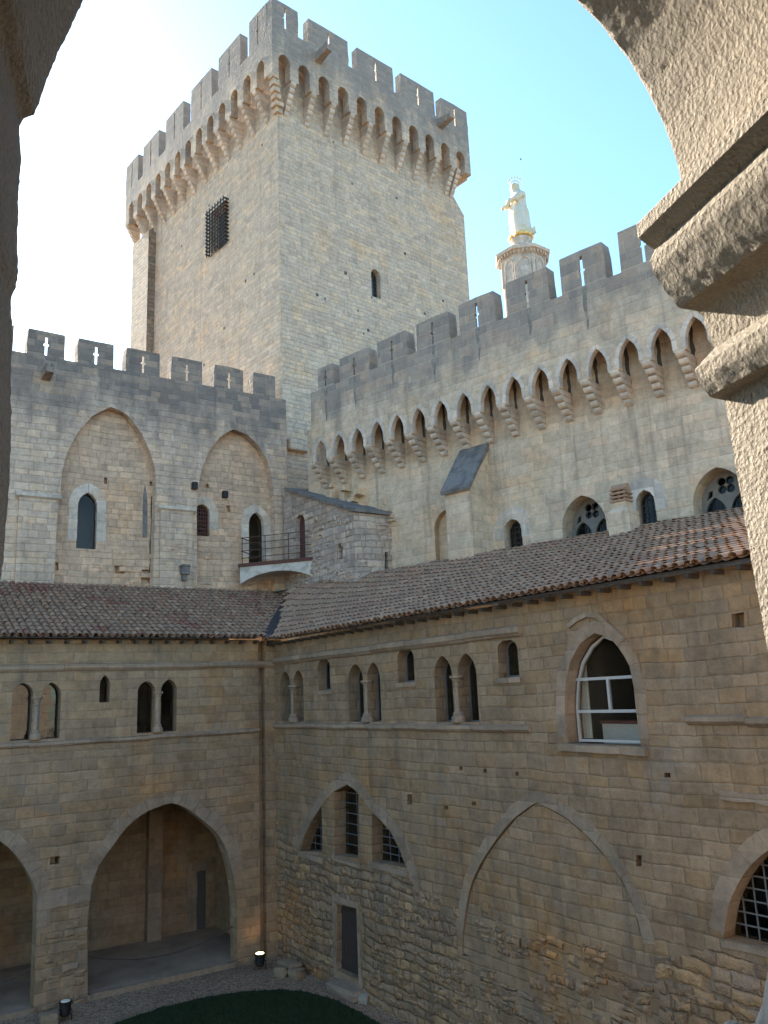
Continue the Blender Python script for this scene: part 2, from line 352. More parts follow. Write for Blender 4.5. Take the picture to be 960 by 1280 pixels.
M['wood'] = plain('old_oak', (.048, .032, .022), .85, 0, .5, 30)
M['iron'] = plain('dark_iron', (.035, .032, .03), .55, .6)
M['rust'] = plain('rusty_iron', (.12, .05, .035), .75, .3)
M['lead'] = plain('leading', (.17, .165, .155), .6, .4)
M['white'] = plain('white_paint', (.45, .415, .36), .6)
M['conc'] = plain('pale_concrete', (.56, .48, .40), .85, 0, .3, 9, .2, c2=(.40, .33, .26))
M['gold'] = plain('gilt_metal', (.85, .52, .14), .42, .45, 0, 5, .2)
M['gild_white'] = plain('weathered_gilding', (.68, .60, .46), .55, .1, 0, 3, .2, c2=(.66, .52, .28))
M['glass'] = glass_mat(k=1.0); M['glass_clear'] = glass_mat('clear_window_glass', .12, (.92, .92, .9, 1)); M['glass_dim'] = glass_mat('dusty_window_glass', .3)
M['floor'] = plain('arcade_paving', (.34, .25, .165), .9, 0, .5, 2.2, .35, c2=(.24, .175, .115))
M['tile'] = tile_mat('roof_tiles', .15)
M['tileL'] = tile_mat('roof_tiles_reddish', .75)
M['under'] = plain('roof_bedding', (.07, .055, .045), .95, 0, .5, 10)
M['rafter'] = plain('old_rafters', (.06, .045, .033), .8)

# ---------------------------------------------------------------- ground
t = NT('gravel'); pos = t.n('ShaderNodeNewGeometry').outputs['Position']
vo = t.n('ShaderNodeTexVoronoi'); vo.inputs['Scale'].default_value = 26; t.l(pos, vo.inputs[0])
cr = t.sep(vo.outputs['Color']); k = t.math('MULTIPLY_ADD', cr[0], 1.2, .45)
gcol = t.mix(1., (.29, .20, .125), t.comb(k, k, k), 'MULTIPLY'); gcol = t.mix(t.step(t.noise(pos, .8, 4), .45, .7, 0, .5), gcol, (.14, .105, .07))
M['gravel'] = t.fin(gcol, .95, t.bump(vo.outputs['Distance'], .9, .03))
GZ = -.1
g = MB(); g.add([(-400, -200, GZ), (400, -200, GZ), (400, 600, GZ), (-400, 600, GZ)], [(0, 1, 2, 3)])
tag(g.build('ground', M['gravel'], None, None, (0, 0, 0)), 'strip of brown gravel along the foot of the cloister walls', 'ground', kind='structure')
t = NT('lawn_grass'); pos = t.n('ShaderNodeNewGeometry').outputs['Position']; n = t.noise(pos, 6, 5, .7)
M['grass'] = t.fin(t.mix(n, (.012, .022, .008), (.035, .055, .018)), .9, t.bump(t.noise(pos, 60, 3), .8, .03))
lawn = [onz(x, y, GZ)[:2] for x, y in ((60, 1318), (150, 1279), (200, 1262), (260, 1248), (310, 1241), (350, 1239), (385, 1242), (420, 1252), (455, 1270), (480, 1286), (540, 1330))]
a, b = np.array(lawn[0]), np.array(lawn[-1])
lawn = [tuple(p) for p in lawn] + [tuple(b + (-R.u[:2]) * -9), tuple(a + np.array([-2.5, -13.])), tuple(a + np.array([-5., -4.]))]
lawn = [(x + random.uniform(-.035, .035), y + random.uniform(-.035, .035)) for x, y in resample(lawn + [lawn[0]], .12)[:-1]]
g = MB(); n = len(lawn); g.add([(x, y, GZ + .05) for x, y in lawn] + [(x, y, GZ - .05) for x, y in lawn], [tuple(range(n))] + [(i, (i + 1) % n, (i + 1) % n + n, i + n) for i in range(n)])
rg = random.Random(3); vs = []; fs = []
for i in range(26000):
    x = rg.uniform(-9, 1); y = rg.uniform(18, 28)
    if not inpoly((x, y), lawn): continue
    a = rg.uniform(0, 6.28); h = rg.uniform(.03, .1); k = len(vs); dx, dy = math.cos(a) * .012, math.sin(a) * .012
    vs += [(x - dx, y - dy, GZ + .045), (x + dx, y + dy, GZ + .045), (x + rg.uniform(-.03, .03), y + rg.uniform(-.03, .03), GZ + .05 + h)]; fs.append((k, k + 1, k + 2))
g.add(vs, fs)
tag(g.build('lawn', M['grass'], None, None, (0, 0, 0), recalc=False), 'dark green mown lawn with a rounded corner in the courtyard', 'grass', kind='stuff')

# ---------------------------------------------------------------- canal tile roof between an eave line and a top line
def tile_roof(fr, u0, u1, oe, ze, topoff, zt, clip, mat, name, parent, flip=1):
    mb = MB(); su = MB(); rg = random.Random(len(name) + int(u1))
    sp, rowl = (.212 if fr is L else .235), .34
    def srf(u, d):                                   # d metres inward from the eave
        D = oe + topoff(u); k = min(d / D, 1.); return fr.pt(u, ze + (zt - ze) * k, oe - d)
    nu = int((u1 - u0) / sp)
    for i in range(nu):
        u = u0 + (i + .5) * sp; D = oe + topoff(u); nr = int(D / rowl) + 1
        for kind in (0, 1):
            uc = u + kind * sp / 2
            for j in range(nr):
                d0 = j * rowl - (.02 if kind else 0) + rg.uniform(-.03, .03); d1 = min(d0 + rowl + .07, D)
                if d1 - d0 < .1 or not clip(uc, (d0 + d1) / 2): continue
                a, b = srf(uc, d0), srf(uc, d1); ax = Vector(b - a); Ls = ax.length; ax.normalize()
                si = Vector(fr.u); si = (si - ax * si.dot(ax)).normalized(); up = si.cross(ax)
                if up.z < 0: up = -up
                jx = rg.uniform(-.018, .018); tw = rg.uniform(-.022, .022)
                vs = []; ns = 6
                for (p, r_, lift, q) in ((a, .098, .075, -tw), (b, .078, .045, tw)):
                    if kind == 0:                    # channel tile, hollow up
                        for s_ in range(ns + 1):
                            th = math.pi * s_ / ns; vs.append(Vector(p) + si * (jx + q + r_ * math.cos(th)) + up * (lift + .012 - r_ * .72 * math.sin(th)))
                    else:
                        for s_ in range(ns + 1):
                            th = math.pi * s_ / ns; vs.append(Vector(p) + si * (jx + q + r_ * math.cos(th)) + up * (lift + r_ * .85 * math.sin(th)))
                fs = [(s_, s_ + 1, s_ + ns + 2, s_ + ns + 1) for s_ in range(ns)]
                if kind == 1:                        # visible thickness at the lower end
                    p = Vector(a); k = len(vs)
                    for s_ in range(ns + 1):
                        th = math.pi * s_ / ns; vs.append(p + si * (jx - tw + .078 * math.cos(th)) + up * (.075 + .066 * math.sin(th)) + ax * .004)
                    fs += [(s_ + 1, s_, k + s_, k + s_ + 1) for s_ in range(ns)]
                mb.add(vs, fs)
    m = 40; vs = []; fs = []                          # bedding sheet under the tiles
    for i in range(m + 1):
        u = u0 + (u1 - u0) * i / m; D = oe + topoff(u)
        lo = 0.
        while lo < D and not clip(u, lo): lo += .05
        p, q = srf(u, lo + .1), srf(u, D); vs += [p + (0, 0, -.02), q + (0, 0, -.02), p + (0, 0, -.06), q + (0, 0, -.06)]
    for i in range(m):
        k = 4 * i
        fs += [(k, k + 4, k + 5, k + 1), (k + 2, k + 3, k + 7, k + 6), (k, k + 2, k + 6, k + 4), (k + 1, k + 5, k + 7, k + 3)]
    su.add(vs, fs)
    o = mb.build(name, mat, parent, recalc=False); su.build('roof_bedding', M['under'], o)
    return o
Ztop = 12.42
_ru0, _ro0 = R.uo(RU.pt(0, 0, 0)); _ru1, _ro1 = R.uo(RU.pt(10, 0, 0))
def offRU(u): return -(_ro0 + (_ro1 - _ro0) * (u - _ru0) / (_ru1 - _ru0))      # depth of the RU plane behind the R wall at u
OE = .48; ZE = 10.0
# valley line between the roofs, in plan
_vE = L.pt(0, 0, 0) + L.n * OE + R.n * OE
_vT = onz(368, 744, 12.3)
def side(p): return (_vT[0] - _vE[0]) * (p[1] - _vE[1]) - (_vT[1] - _vE[1]) * (p[0] - _vE[0])
def clipL(u, d): return side(L.pt(u, 0, OE - d)) > 0
def clipR(u, d): return side(R.pt(u, 0, OE - d)) < 0

# ---------------------------------------------------------------- left cloister wing
LW = thing('cloister_wing', L.pt(5, GZ, 0), 'left cloister wing with open pointed arcade below twin lancet windows and grey red tiled roof', 'building')
aL = [(5.98, -.5), (6.02, .5), (6.08, 2.0), (6.0, 2.95), (5.84, 3.43), (5.48, 3.9), (5.06, 4.41), (4.56, 4.77), (4.04, 4.95), (3.65, 5.03), (3.21, 4.86), (2.62, 4.42), (2.05, 3.89), (1.75, 3.30), (1.53, 2.57), (1.42, 1.79), (1.40, -.5)]
aL = aL[:3] + curve2(aL[3:-2], 6)[:] + aL[-2:]
aL2h = [(9.7, 5.03), (9.1, 4.85), (8.54, 4.50), (8.28, 4.28), (8.02, 3.97), (7.8, 3.64), (7.62, 3.28), (7.51, 2.97), (7.46, 2.02), (7.46, 1.18), (7.44, -.5)]
aL2 = [(19.4 - u, z) for u, z in aL2h[::-1]][:-1] + aL2h
twL = [lpx(L, 12, 38.6, 927, 869, 854), lpx(L, 49, 74, 925, 870, 853), lpx(L, 171, 193, 917, 865, 851.6), lpx(L, 200.6, 220.5, 915, 863, 849)]
smL = [lpx(L, 124, 137, 878, 856, 844)]
winL = twL + smL
zsill = 7.18
for d in twL: d['z0'] = zsill
mt = [(twL[0]['uR'] * .5 + twL[1]['uL'] * .5), 0]
wallholes = [lancet(**d) for d in winL]
putL = [L.px([(62, 1081), (74, 1080), (75, 1070), (63, 1071)])]
outer = [(.6, -.5), (1.40, -.5)] + aL[::-1][1:-1] + [(5.98, -.5), (7.44, -.5)] + aL2[::-1][1:-1] + [(11.96, -.5), (27, -.5), (27, 10.08), (.6, 10.08)]
wb = MB(); wb.wall(L, outer, wallholes + putL, 0, -.55)
wb.box(L, putL[0][0][0] - .2, putL[0][0][0] + .5, putL[0][0][1] - .2, putL[0][2][1] + .2, -.25, -.5)
rubble(wb, L, 6.05, 7.4, -.1, 2.3, 0, [], .6, (.12, .24), (.2, .5), (.01, .045), 0, 4)
wb.box(L, .34, .62, -.5, 10.06, -.28, -.5)                        # recessed strip beside the corner pier
wb.box(L, -.3, .36, -.5, 10.07, .0, -.5)
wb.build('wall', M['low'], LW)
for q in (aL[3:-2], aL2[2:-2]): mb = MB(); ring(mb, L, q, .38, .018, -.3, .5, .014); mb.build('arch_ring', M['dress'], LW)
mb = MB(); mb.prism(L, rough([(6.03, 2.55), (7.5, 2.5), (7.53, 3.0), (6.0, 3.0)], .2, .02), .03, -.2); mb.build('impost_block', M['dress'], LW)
def string(fr, u0, u1, z, h, p, name, mat, par, seed=0, wob=.012):
    mb = MB(); rg = random.Random(seed); u = u0
    while u < u1 - .01:
        e = min(u + rg.uniform(.8, 1.3), u1); dz = rg.uniform(-wob, wob); dp = rg.uniform(-.01, .01)
        c = [(p + dp, z + h * .25 + dz), (p + dp, z + h * .75 + dz), (-.05, z + h + dz), (-.05, z + dz - h * .3), (p * .4, z + dz - h * .1)]
        k = len(c); vs = [fr.pt(u + .003, b, a) for a, b in c] + [fr.pt(e - .003, b, a) for a, b in c]
        mb.add(vs, [tuple(range(k)), tuple(range(2 * k - 1, k - 1, -1))] + [(i, (i + 1) % k, (i + 1) % k + k, i + k) for i in range(k)]); u = e
    return mb.build(name, mat, par, smooth=0)
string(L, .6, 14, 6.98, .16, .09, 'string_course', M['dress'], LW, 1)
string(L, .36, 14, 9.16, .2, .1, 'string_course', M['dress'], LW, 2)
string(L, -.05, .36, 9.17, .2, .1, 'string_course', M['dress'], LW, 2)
# interior of the wing: arcade vault, upper room
iw = MB()
iw.box(L, -.3, 27, -.5, 12.3, -4.55, -4.85)                       # back wall, wholly below the roof line
iw.box(L, -.2, .25, -.5, 6.3, -.55, -4.55)
iw.build('arcade_back_wall', M['low'], LW)
mb = MB(); mb.box(L, .25, 14, 6.0, 6.25, -.56, -4.54); mb.build('upper_floor', M['room'], LW)
for q in ((13.7, 13.95, -.4, 5.99), (13.7, 13.95, 6.26, 10.0), (-.02, .24, 6.26, 10.0)): mb = MB(); mb.box(L, *q, -.56, -4.54); mb.build('end_wall', M['room'], LW)
mb = MB(); mb.box(L, -.2, 14, 10.0, 10.08, -.56, -4.5); mb.build('ceiling', M['rafter'], LW)
mb = MB(); u, z = L.hit(189, 1165, -4.55); mb.box(L, u - .25, u + .25, -.1, 5.99, -4.2, -4.54); mb.build('pilaster', M['dress'], LW)
u1, z1 = L.hit(236, 1093, -4.55); u2, z2 = L.hit(250, 1165, -4.55)
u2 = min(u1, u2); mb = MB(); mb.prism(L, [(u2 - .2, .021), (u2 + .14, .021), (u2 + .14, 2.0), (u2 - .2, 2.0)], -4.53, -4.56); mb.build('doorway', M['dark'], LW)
mb = MB(); mb.prism(L, rough([(u2 + .15, .021), (u2 + .45, .021), (u2 + .5, 2.3), (u2 - .3, 2.35), (u2 - .3, 2.02), (u2 + .15, 2.02)], .3, .02), -4.49, -4.56); mb.build('doorway_surround', M['dress'], LW)
mb = MB(); mb.wall(L, [(1.2, -.3), (14, -.3), (14, .02), (1.2, .02)], [], -.0, -4.54); mb.box(L, .26, 1.19, -.3, .018, -.56, -4.53); mb.build('arcade_floor', M['floor'], LW)
mb = MB(); mb.prism(L, rough([(1.45, -.3), (5.93, -.3), (5.93, .05), (1.45, .05)], .4, .012), .06, -.14); mb.prism(L, rough([(7.52, -.3), (11.9, -.3), (11.9, .05), (7.52, .05)], .4, .012), .06, -.14); mb.build('kerb', M['dress'], LW)
def glazed(fr, d, off, par, bars=0, nb=0, pane=True, fmat='lead', fw=.035, clipn=9, gm='glass_dim'):
    k = lancet(**d, n=clipn) if isinstance(d, dict) else d
    mb = MB(); inner = lancet(**shrink(d, fw, fw), n=clipn) if isinstance(d, dict) else None
    if inner: mb.wall(fr, k, [inner], off + .03, off - .03)
    us = [p[0] for p in k]; zs = [p[1] for p in k]
    def span_v(u):                                   # vertical extent of the opening at u
        z = [];
        for i in range(len(k)):
            (a, b), (c, e) = k[i], k[(i + 1) % len(k)]
            if (a > u) != (c > u): z.append(b + (e - b) * (u - a) / (c - a))
        return (min(z), max(z)) if len(z) > 1 else None
    def span_h(v):
        z = []
        for i in range(len(k)):
            (a, b), (c, e) = k[i], k[(i + 1) % len(k)]
            if (b > v) != (e > v): z.append(a + (c - a) * (v - b) / (e - b))
        return (min(z), max(z)) if len(z) > 1 else None
    bw = .012 if fmat == 'lead' else .02
    for i in range(1, bars + 1):
        u = min(us) + (max(us) - min(us)) * i / (bars + 1); s_ = span_v(u)
        if s_: mb.box(fr, u - bw, u + bw, s_[0], s_[1], off + .018, off - .012)
    for i in range(1, nb + 1):
        v = min(zs) + (max(zs) - min(zs)) * i / (nb + 1); s_ = span_h(v)
        if s_: mb.box(fr, s_[0], s_[1], v - bw, v + bw, off + .022, off - .016)
    if not mb.v: mb.prism(fr, k, off + .01, off - .01)
    o = mb.build('window', M[fmat], par)
    if pane:
        p = MB(); p.prism(fr, k, off + .006, off + .0); p.build('pane', M[gm], o)
    return o
for d in winL: glazed(L, d, -.34, LW, fmat='wood', fw=.03, gm='glass')
def colonette(fr, u, z0, z1, off, par, r=.085):
    mb = MB(); c = fr.pt(u, 0, off)
    mb.lathe((c[0], c[1], 0), [(r * 2.0, z0), (r * 2.0, z0 + .12), (r * 1.5, z0 + .17), (r * 1.6, z0 + .21), (r * 1.05, z0 + .27), (r, z0 + .3), (r * .93, z1 - .27), (r * 1.2, z1 - .25), (r * 1.2, z1 - .22), (r * .95, z1 - .2), (r * 1.5, z1 - .08), (r * 1.9, z1 - .06), (r * 1.9, z1)], 14)
    return mb.build('colonette', M['dress'], par, smooth=30)
for a, b in ((0, 1), (2, 3)):
    colonette(L, (twL[a]['uL'] + twL[b]['uR']) / 2, zsill, min(twL[a]['zs'], twL[b]['zs']), -.02, LW)
tile_roof(L, -5.6, 27, OE, ZE + .1, lambda u: 5.0, Ztop, clipL, M['tileL'], 'tiled_roof', LW)
mb = MB()
mb.box(L, .2, .28, 9.95, 10.04, OE - .16, -.0); r0 = mb.build('rafter', M['rafter'], LW)
for i in range(1, 26):
    c = r0.copy(); COL.objects.link(c); c.parent = LW; c.location = r0.location + Vector(L.u * .52 * i)

# ---------------------------------------------------------------- right cloister wing
RW = thing('cloister_wing', R.pt(8, GZ, 0), 'right cloister wing with weathered stone wall, lancet windows, blocked arches and brown tiled roof', 'building')
twR = [lpx(R, 350.6, 361, 902.5, 852, 840.6), lpx(R, 370, 380, 903, 852, 840), lpx(R, 437, 455, 902, 846, 832), lpx(R, 461, 477, 900.6, 844, 830), lpx(R, 545.6, 570.7, 899.5, 839, 822), lpx(R, 572.6, 599, 899.5, 837, 818)]
smR = [lpx(R, 398, 413, 863, 835, 824.5), lpx(R, 498, 518.6, 853, 824, 812.5), lpx(R, 624, 649.5, 847, 814, 800.5)]
for a, b in ((0, 1), (2, 3), (4, 5)):
    for k in ('zs', 'za'):
        m = (twR[a][k] + twR[b][k]) / 2; twR[a][k] = twR[b][k] = m
    gap = twR[b]['uL'] - twR[a]['uR']; m = (twR[b]['uL'] + twR[a]['uR']) / 2
    twR[a]['uR'] = m - .11; twR[b]['uL'] = m + .11
    twR[a]['z0'] = twR[b]['z0'] = 7.3
    for q in (twR[a], twR[b]): q['zs'] -= .12; q['za'] += .05
bigR = [(13.66, 6.86), (15.56, 6.86)] + [(15.56, 8.0), (15.5, 8.40), (15.33, 8.70), (15.08, 8.97), (14.66, 9.1), (14.25, 8.9), (13.93, 8.55), (13.75, 8.1), (13.66, 7.6)]
tri1 = R.px([(375, 1064), (403, 1065.5), (402, 1008), (390, 1026), (381, 1044)])
tri2 = R.px([(418, 1069), (448, 1073), (448, 993), (441, 985), (434, 981), (418, 990)])
tri3 = R.px([(465, 1077), (508, 1085), (499, 1061), (487.5, 1039), (475, 1025), (465, 1017)])
blind = R.px([(578, 1195), (578, 1170), (585, 1120), (600, 1080), (635, 1030), (670, 1002), (705, 1020), (740, 1050), (775, 1095), (795, 1140), (805, 1180), (806, 1206)])
gwl = [(16.9, 3.8), (17.0, 4.12), (17.16, 4.46), (17.53, 4.95), (17.95, 5.29), (18.5, 5.6), (19.0, 5.78)]; gwl = curve(gwl); gwl = gwl + [(38 - u, z) for u, z in gwl[-2::-1]]; gwp = [(16.9, 3.74), (21.1, 3.74)] + gwl[::-1]
blind = [blind[0]] + curve2(blind[1:-1], 4) + [blind[-1]]
door = R.px([(421, 1212), (449.5, 1224), (449.5, 1136), (421, 1131)])
put = [R.px(q) for q in ([(509, 1006), (515, 1006), (515, 993), (509, 993)], [(915, 783), (930, 785), (930, 765), (914, 768)], [(574, 963), (578, 963), (578, 958), (574, 958)], [(604, 966), (608, 966), (608, 961), (604, 961)], [(830, 972), (838, 972), (838, 966), (830, 966)], [(795, 1083), (802, 1083), (802, 1069), (795, 1069)], [(590, 1007), (595, 1007), (595, 1002), (590, 1002)], [(644, 970), (648, 970), (648, 965), (644, 965)], [(555, 1012), (560, 1012), (560, 1007), (555, 1007)])]
bl_low = [p for p in blind]
holesR = [lancet(**d) for d in twR + smR] + [bigR, tri1, tri2, tri3, gwp, door, blind] + put
wb = MB(); wb.wall(R, [(-.12, -.6), (24, -.6), (24, 9.98), (-.12, 9.98)], holesR, 0, -.5)
wb.prism(R, rough([(u + (-.045 if u > 12.7 else .015 if u < 12.3 else 0), z - .035) for u, z in blind[1:-1]] + [(15.05, 2.0), (9.7, 2.0)], .3, .015), -.035, -.4)
wb.box(R, 9.3, 15.5, 1.5, 5.9, -.405, -.45)
for q in put:
    us = [p[0] for p in q]; zs = [p[1] for p in q]; wb.box(R, min(us) - .1, max(us) + .1, min(zs) - .1, max(zs) + .1, -.22, -.48)
blk = [[(p[0], p[1]) for p in q] for q in (tri1, tri2, tri3, gwp, door)]
dpad = [(door[0][0] - .3, -1), (door[1][0] + .35, -1), (door[2][0] + .35, door[2][1] + .35), (door[3][0] - .3, door[3][1] + .35)]
rubble(wb, R, .15, 22, -.2, 3.3, 0, blk + [dpad, blind], .66, (.12, .28), (.2, .62), (.012, .06), 1, 9)
rubble(wb, R, 9.9, 15.0, 2.2, 3.4, -.035, [[(9, 1), (10.1, 1), (10.1, 4), (9, 4)]], .6, (.12, .26), (.2, .6), (.012, .05), 1, 12)
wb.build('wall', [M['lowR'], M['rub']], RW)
lowb = MB(); lowb.prism(R, rough([(.02, -.55), (9.62, -.55), (9.66, 2.2), (7.9, 2.9), (6.3, 2.75), (5.4, 2.95), (3.0, 3.1), (1.2, 3.0), (.02, 3.3)], .3, .05), .012, -.05)
lb2 = MB()
# the lower rough courses, cut round the door and laid just proud of the wall
lowpoly = rough([(.02, -.55), (23.5, -.55), (23.5, 3.2), (16.7, 3.35), (15.5, 3.0)], .3, .04)
lb2.wall(R, rough([(.02, -.55), (9.5, -.55), (9.55, 2.6), (8.2, 3.1), (7.0, 3.35), (5.2, 3.3), (3.0, 3.35), (1.3, 3.3), (.6, 3.7), (.02, 4.1)], .3, .04), [[(door[0][0] - .15, -.5), (door[1][0] + .15, -.5), (door[2][0] + .15, door[2][1] + .17), (door[3][0] - .15, door[3][1] + .17)]], .014, -.04)
lb2.build('rubble_facing', M['rub'], RW); lb2 = MB(); lb2.prism(R, rough([(15.35, -.55), (23.5, -.55), (23.5, 3.5), (16.6, 3.5), (15.4, 3.1)], .3, .04), .014, -.04)
lb2.build('rubble_facing', M['rub'], RW)
mb = MB(); ring(mb, R, blind[1:-1], .24, .007, -.3, .4, .006); mb.build('arch_ring', M['dress'], RW)
mb = MB(); ring(mb, R, R.px([(373, 1062), (381, 1042), (391, 1024), (402, 1007), (418, 988.5), (434, 979.5), (448, 990), (465, 1014), (475, 1022), (488, 1036), (500, 1059), (510, 1083), (518, 1115), (523, 1140)]), .3, .018, -.2, .4); mb.build('arch_ring', M['dress'], RW)
mb = MB(); ring(mb, R, gwl, .3, .01, -.3, .45)
mb.build('arch_ring', M['dress'], RW)
# sills of the three-light window
for q in (tri1, tri2, tri3): mb = MB(); mb.prism(R, rough([(min(p[0] for p in q) - .06, q[0][1] - .13), (max(p[0] for p in q) + .08, q[0][1] - .17), (max(p[0] for p in q) + .08, q[0][1] - .02), (min(p[0] for p in q) - .06, q[0][1] + .0)], .2, .01), .06, -.35); mb.build('sill', M['dress'], RW)
def polyglaze(fr, q, off, nu, nv, par): return glazed(fr, q, off, par, nu, nv)
polyglaze(R, [(u + .02, z) for u, z in tri1], -.36, 3, 5, RW); polyglaze(R, tri2, -.4, 1, 6, RW); polyglaze(R, tri3, -.36, 3, 5, RW)
glazed(R, gwp, -.34, RW, 17, 9)
mb = MB(); mb.prism(R, rough([(16.85, 3.62), (21.2, 3.62), (21.2, 3.73), (16.85, 3.73)], .3, .02), .04, -.4); mb.build('sill', M['dress'], RW)
for i, d in enumerate(twR): glazed(R, d, -.38, RW, 0, 0, fmat='lead', fw=.03)
for d in smR:
    e = shrink(d, .0); glazed(R, e, -.3, RW, fmat='lead', fw=.05)
for a, b in ((0, 1), (2, 3), (4, 5)): colonette(R, (twR[a]['uR'] + twR[b]['uL']) / 2, 7.3, twR[a]['zs'], -.06, RW, .095)
for d in smR: mb = MB(); mb.prism(R, [(d['uL'] - .06, d['z0'] - .12), (d['uR'] + .06, d['z0'] - .12), (d['uR'] + .06, d['z0'] - .0), (d['uL'] - .06, d['z0'] - .0)], .05, -.28); mb.build('sill', M['dress'], RW)
string(R, -.05, 12.6, 7.1, .17, .1, 'string_course', M['dress'], RW, 4)
string(R, -.05, 12.55, 9.24, .24, .13, 'string_course', M['dress'], RW, 5)
string(R, 16.7, 23, 7.28, .16, .11, 'string_course', M['dress'], RW, 6, .02)
mb = MB(); mb.prism(R, rough([(17.2, 6.02), (20, 5.98), (20, 6.12), (17.2, 6.16)], .3, .03), .06, -.1); mb.build('broken_ledge', M['dress'], RW)
# big window: dressed jamb, hood, frame, casement bars
mb = MB(); ring(mb, R, [(13.66, 7.0), (13.66, 7.6), (13.75, 8.1), (13.93, 8.55), (14.25, 8.9), (14.66, 9.1), (15.08, 8.97), (15.33, 8.70), (15.5, 8.40), (15.56, 8.0), (15.56, 7.0)], .24, .015, -.3, .45)
mb.build('window_surround', M['dress'], RW)
mb = MB(); ring(mb, R, R.px([(713, 785), (722, 777), (737, 770), (746, 771), (762, 784), (781, 802)]), .09, .07, -.1, .5); mb.build('hood_mould', M['dress'], RW)
mb = MB(); mb.prism(R, rough([(13.45, 6.72), (15.72, 6.7), (15.72, 6.85), (13.45, 6.87)], .3, .015), .09, -.38); mb.build('sill', M['dress'], RW)
bi = [(13.72, 6.90), (15.5, 6.90), (15.5, 8.0), (15.44, 8.38), (15.28, 8.66), (15.04, 8.92), (14.66, 9.04), (14.29, 8.85), (13.98, 8.52), (13.81, 8.08), (13.72, 7.6)]
bj = [(u + (.05 if u < 14.6 else -.05 if u > 14.7 else 0), z + (.05 if z < 7 else -.05 if z > 8.4 else 0)) for u, z in bi]
mb = MB(); mb.wall(R, bi, [bj], -.27, -.33)
zb1 = R.hit(750, 848, -.3)[1]; zb2 = R.hit(755, 889, -.3)[1]; ub = R.hit(762, 870, -.3)[0]
mb.box(R, 13.78, 15.46, zb1 - .03, zb1 + .03, -.268, -.332); mb.box(R, 13.76, 15.46, zb2 - .03, zb2 + .03, -.268, -.332); mb.box(R, ub - .03, ub + .03, zb2 + .03, zb1 - .03, -.27, -.33)
ow = mb.build('window', M['white'], RW, 'tall pointed window with white painted frame bars')
mb = MB(); mb.prism(R, bi, -.298, -.304); mb.build('pane', M['glass_clear'], ow)
mb = MB(); u = R.hit(735, 880, -.55)[0]
for i in range(10): mb.tube([R.pt(u - .42 + i * .05, 6.95, -.56 + .02 * (i % 2)), R.pt(u - .42 + i * .05, 9.3, -.56 + .02 * (i % 2))], .03, 6)
tag(mb.build('curtain', plain('cream_curtain', (.6, .57, .47), .9), None, None, R.pt(u, 6.95, -.55)), 'cream curtain hanging inside the tall white framed window', 'curtain')
k = thing('cabinet', R.pt(15.4, 6.1, -.9), 'white cabinet with dark red top inside the tall white framed window', 'cabinet')
mb = MB(); mb.box(R, 14.0, 16.3, 6.42, 7.24, -.72, -1.2); mb.build('body', M['white'], k)
mb = MB(); mb.box(R, 13.96, 16.35, 7.242, 7.31, -.7, -1.22); mb.build('top', plain('dark_red_wood', (.12, .03, .02), .5), k)
for q in (14.1, 14.8, 15.5, 16.2): mb = MB(); mb.box(R, q - .05, q + .05, 6.12, 6.42, -.8, -.9); mb.build('leg', M['wood'], k)
# door
mb = MB(); z1, z2 = door[0][1] - .12, door[2][1]; a, b = door[0][0], door[1][0]
nbd = 6
for i in range(nbd): mb.box(R, a + (b - a) * i / nbd + .004, a + (b - a) * (i + 1) / nbd - .004, z1, z2 + .1, -.17, -.23 - .004 * (i % 2))
mb.box(R, a, b, z1 + .22, z1 + .34, -.15, -.2); mb.box(R, a, b, z2 - .35, z2 - .23, -.15, -.2)
od = mb.build('door', M['wood'], RW, 'narrow dark weathered plank door')
mb = MB(); mb.wall(R, rough([(a - .13, z1 - .1), (b + .13, z1 - .1), (b + .13, z2 + .15), (a - .13, z2 + .15)], .4, .012), [[(a + .01, z1 + .01), (b - .01, z1 + .01), (b - .01, z2 - .01), (a + .01, z2 - .01)]], .03, -.16); mb.build('door_frame', M['dress'], od)
# interior shell
mb = MB()
mb.box(R, -.1, 24, 5.9, 6.1, -.51, -3.0); mb.box(R, -.1, 24, -.5, 9.97, -3.01, -3.2); mb.box(R, 23.8, 23.99, -.5, 5.89, -.51, -3.0)
mb.box(R, -.12, .06, -.5, 5.89, -.51, -3.0); mb.box(R, -.12, .06, 6.11, 9.8, -.51, -3.0); mb.box(R, 12.9, 13.1, 6.11, 9.8, -.51, -3.0); mb.box(R, 23.8, 23.99, 6.11, 9.8, -.51, -3.0); mb.box(R, -.1, 24, 9.82, 9.96, -.51, -3.0)
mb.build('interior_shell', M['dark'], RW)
rf = tile_roof(R, -7.5, 24, OE, ZE, offRU, Ztop + .03, clipR, M['tile'], 'tiled_roof', RW)
mb = MB()
mb.box(R, .05, .13, 9.86, 9.94, OE - .16, -.0); r0 = mb.build('rafter', M['rafter'], RW)
for i in range(1, 45):
    c = r0.copy(); COL.objects.link(c); c.parent = RW; c.location = r0.location + Vector(R.u * .52 * i)
mb = MB()                                              # valley gutter
vz0, vz1 = ZE + .2, Ztop + .17
e0 = np.array([_vE[0], _vE[1], vz0]); e1 = np.array([_vT[0], _vT[1], vz1 - .05]); dd = (e1 - e0); dd /= np.linalg.norm(dd); e0 = e0 - dd * .12
sv = np.cross(dd, [0, 0, 1]); sv /= np.linalg.norm(sv)
mb.hexa([e0 - sv * .16, e0 + sv * .16, e1 + sv * .16, e1 - sv * .16, e0 - sv * .16 + (0, 0, .06), e0 + sv * .16 + (0, 0, .06), e1 + sv * .16 + (0, 0, .06), e1 - sv * .16 + (0, 0, .06)])
mb.build('valley_gutter', plain('dark_zinc', (.05, .055, .065), .5, .6), RW)
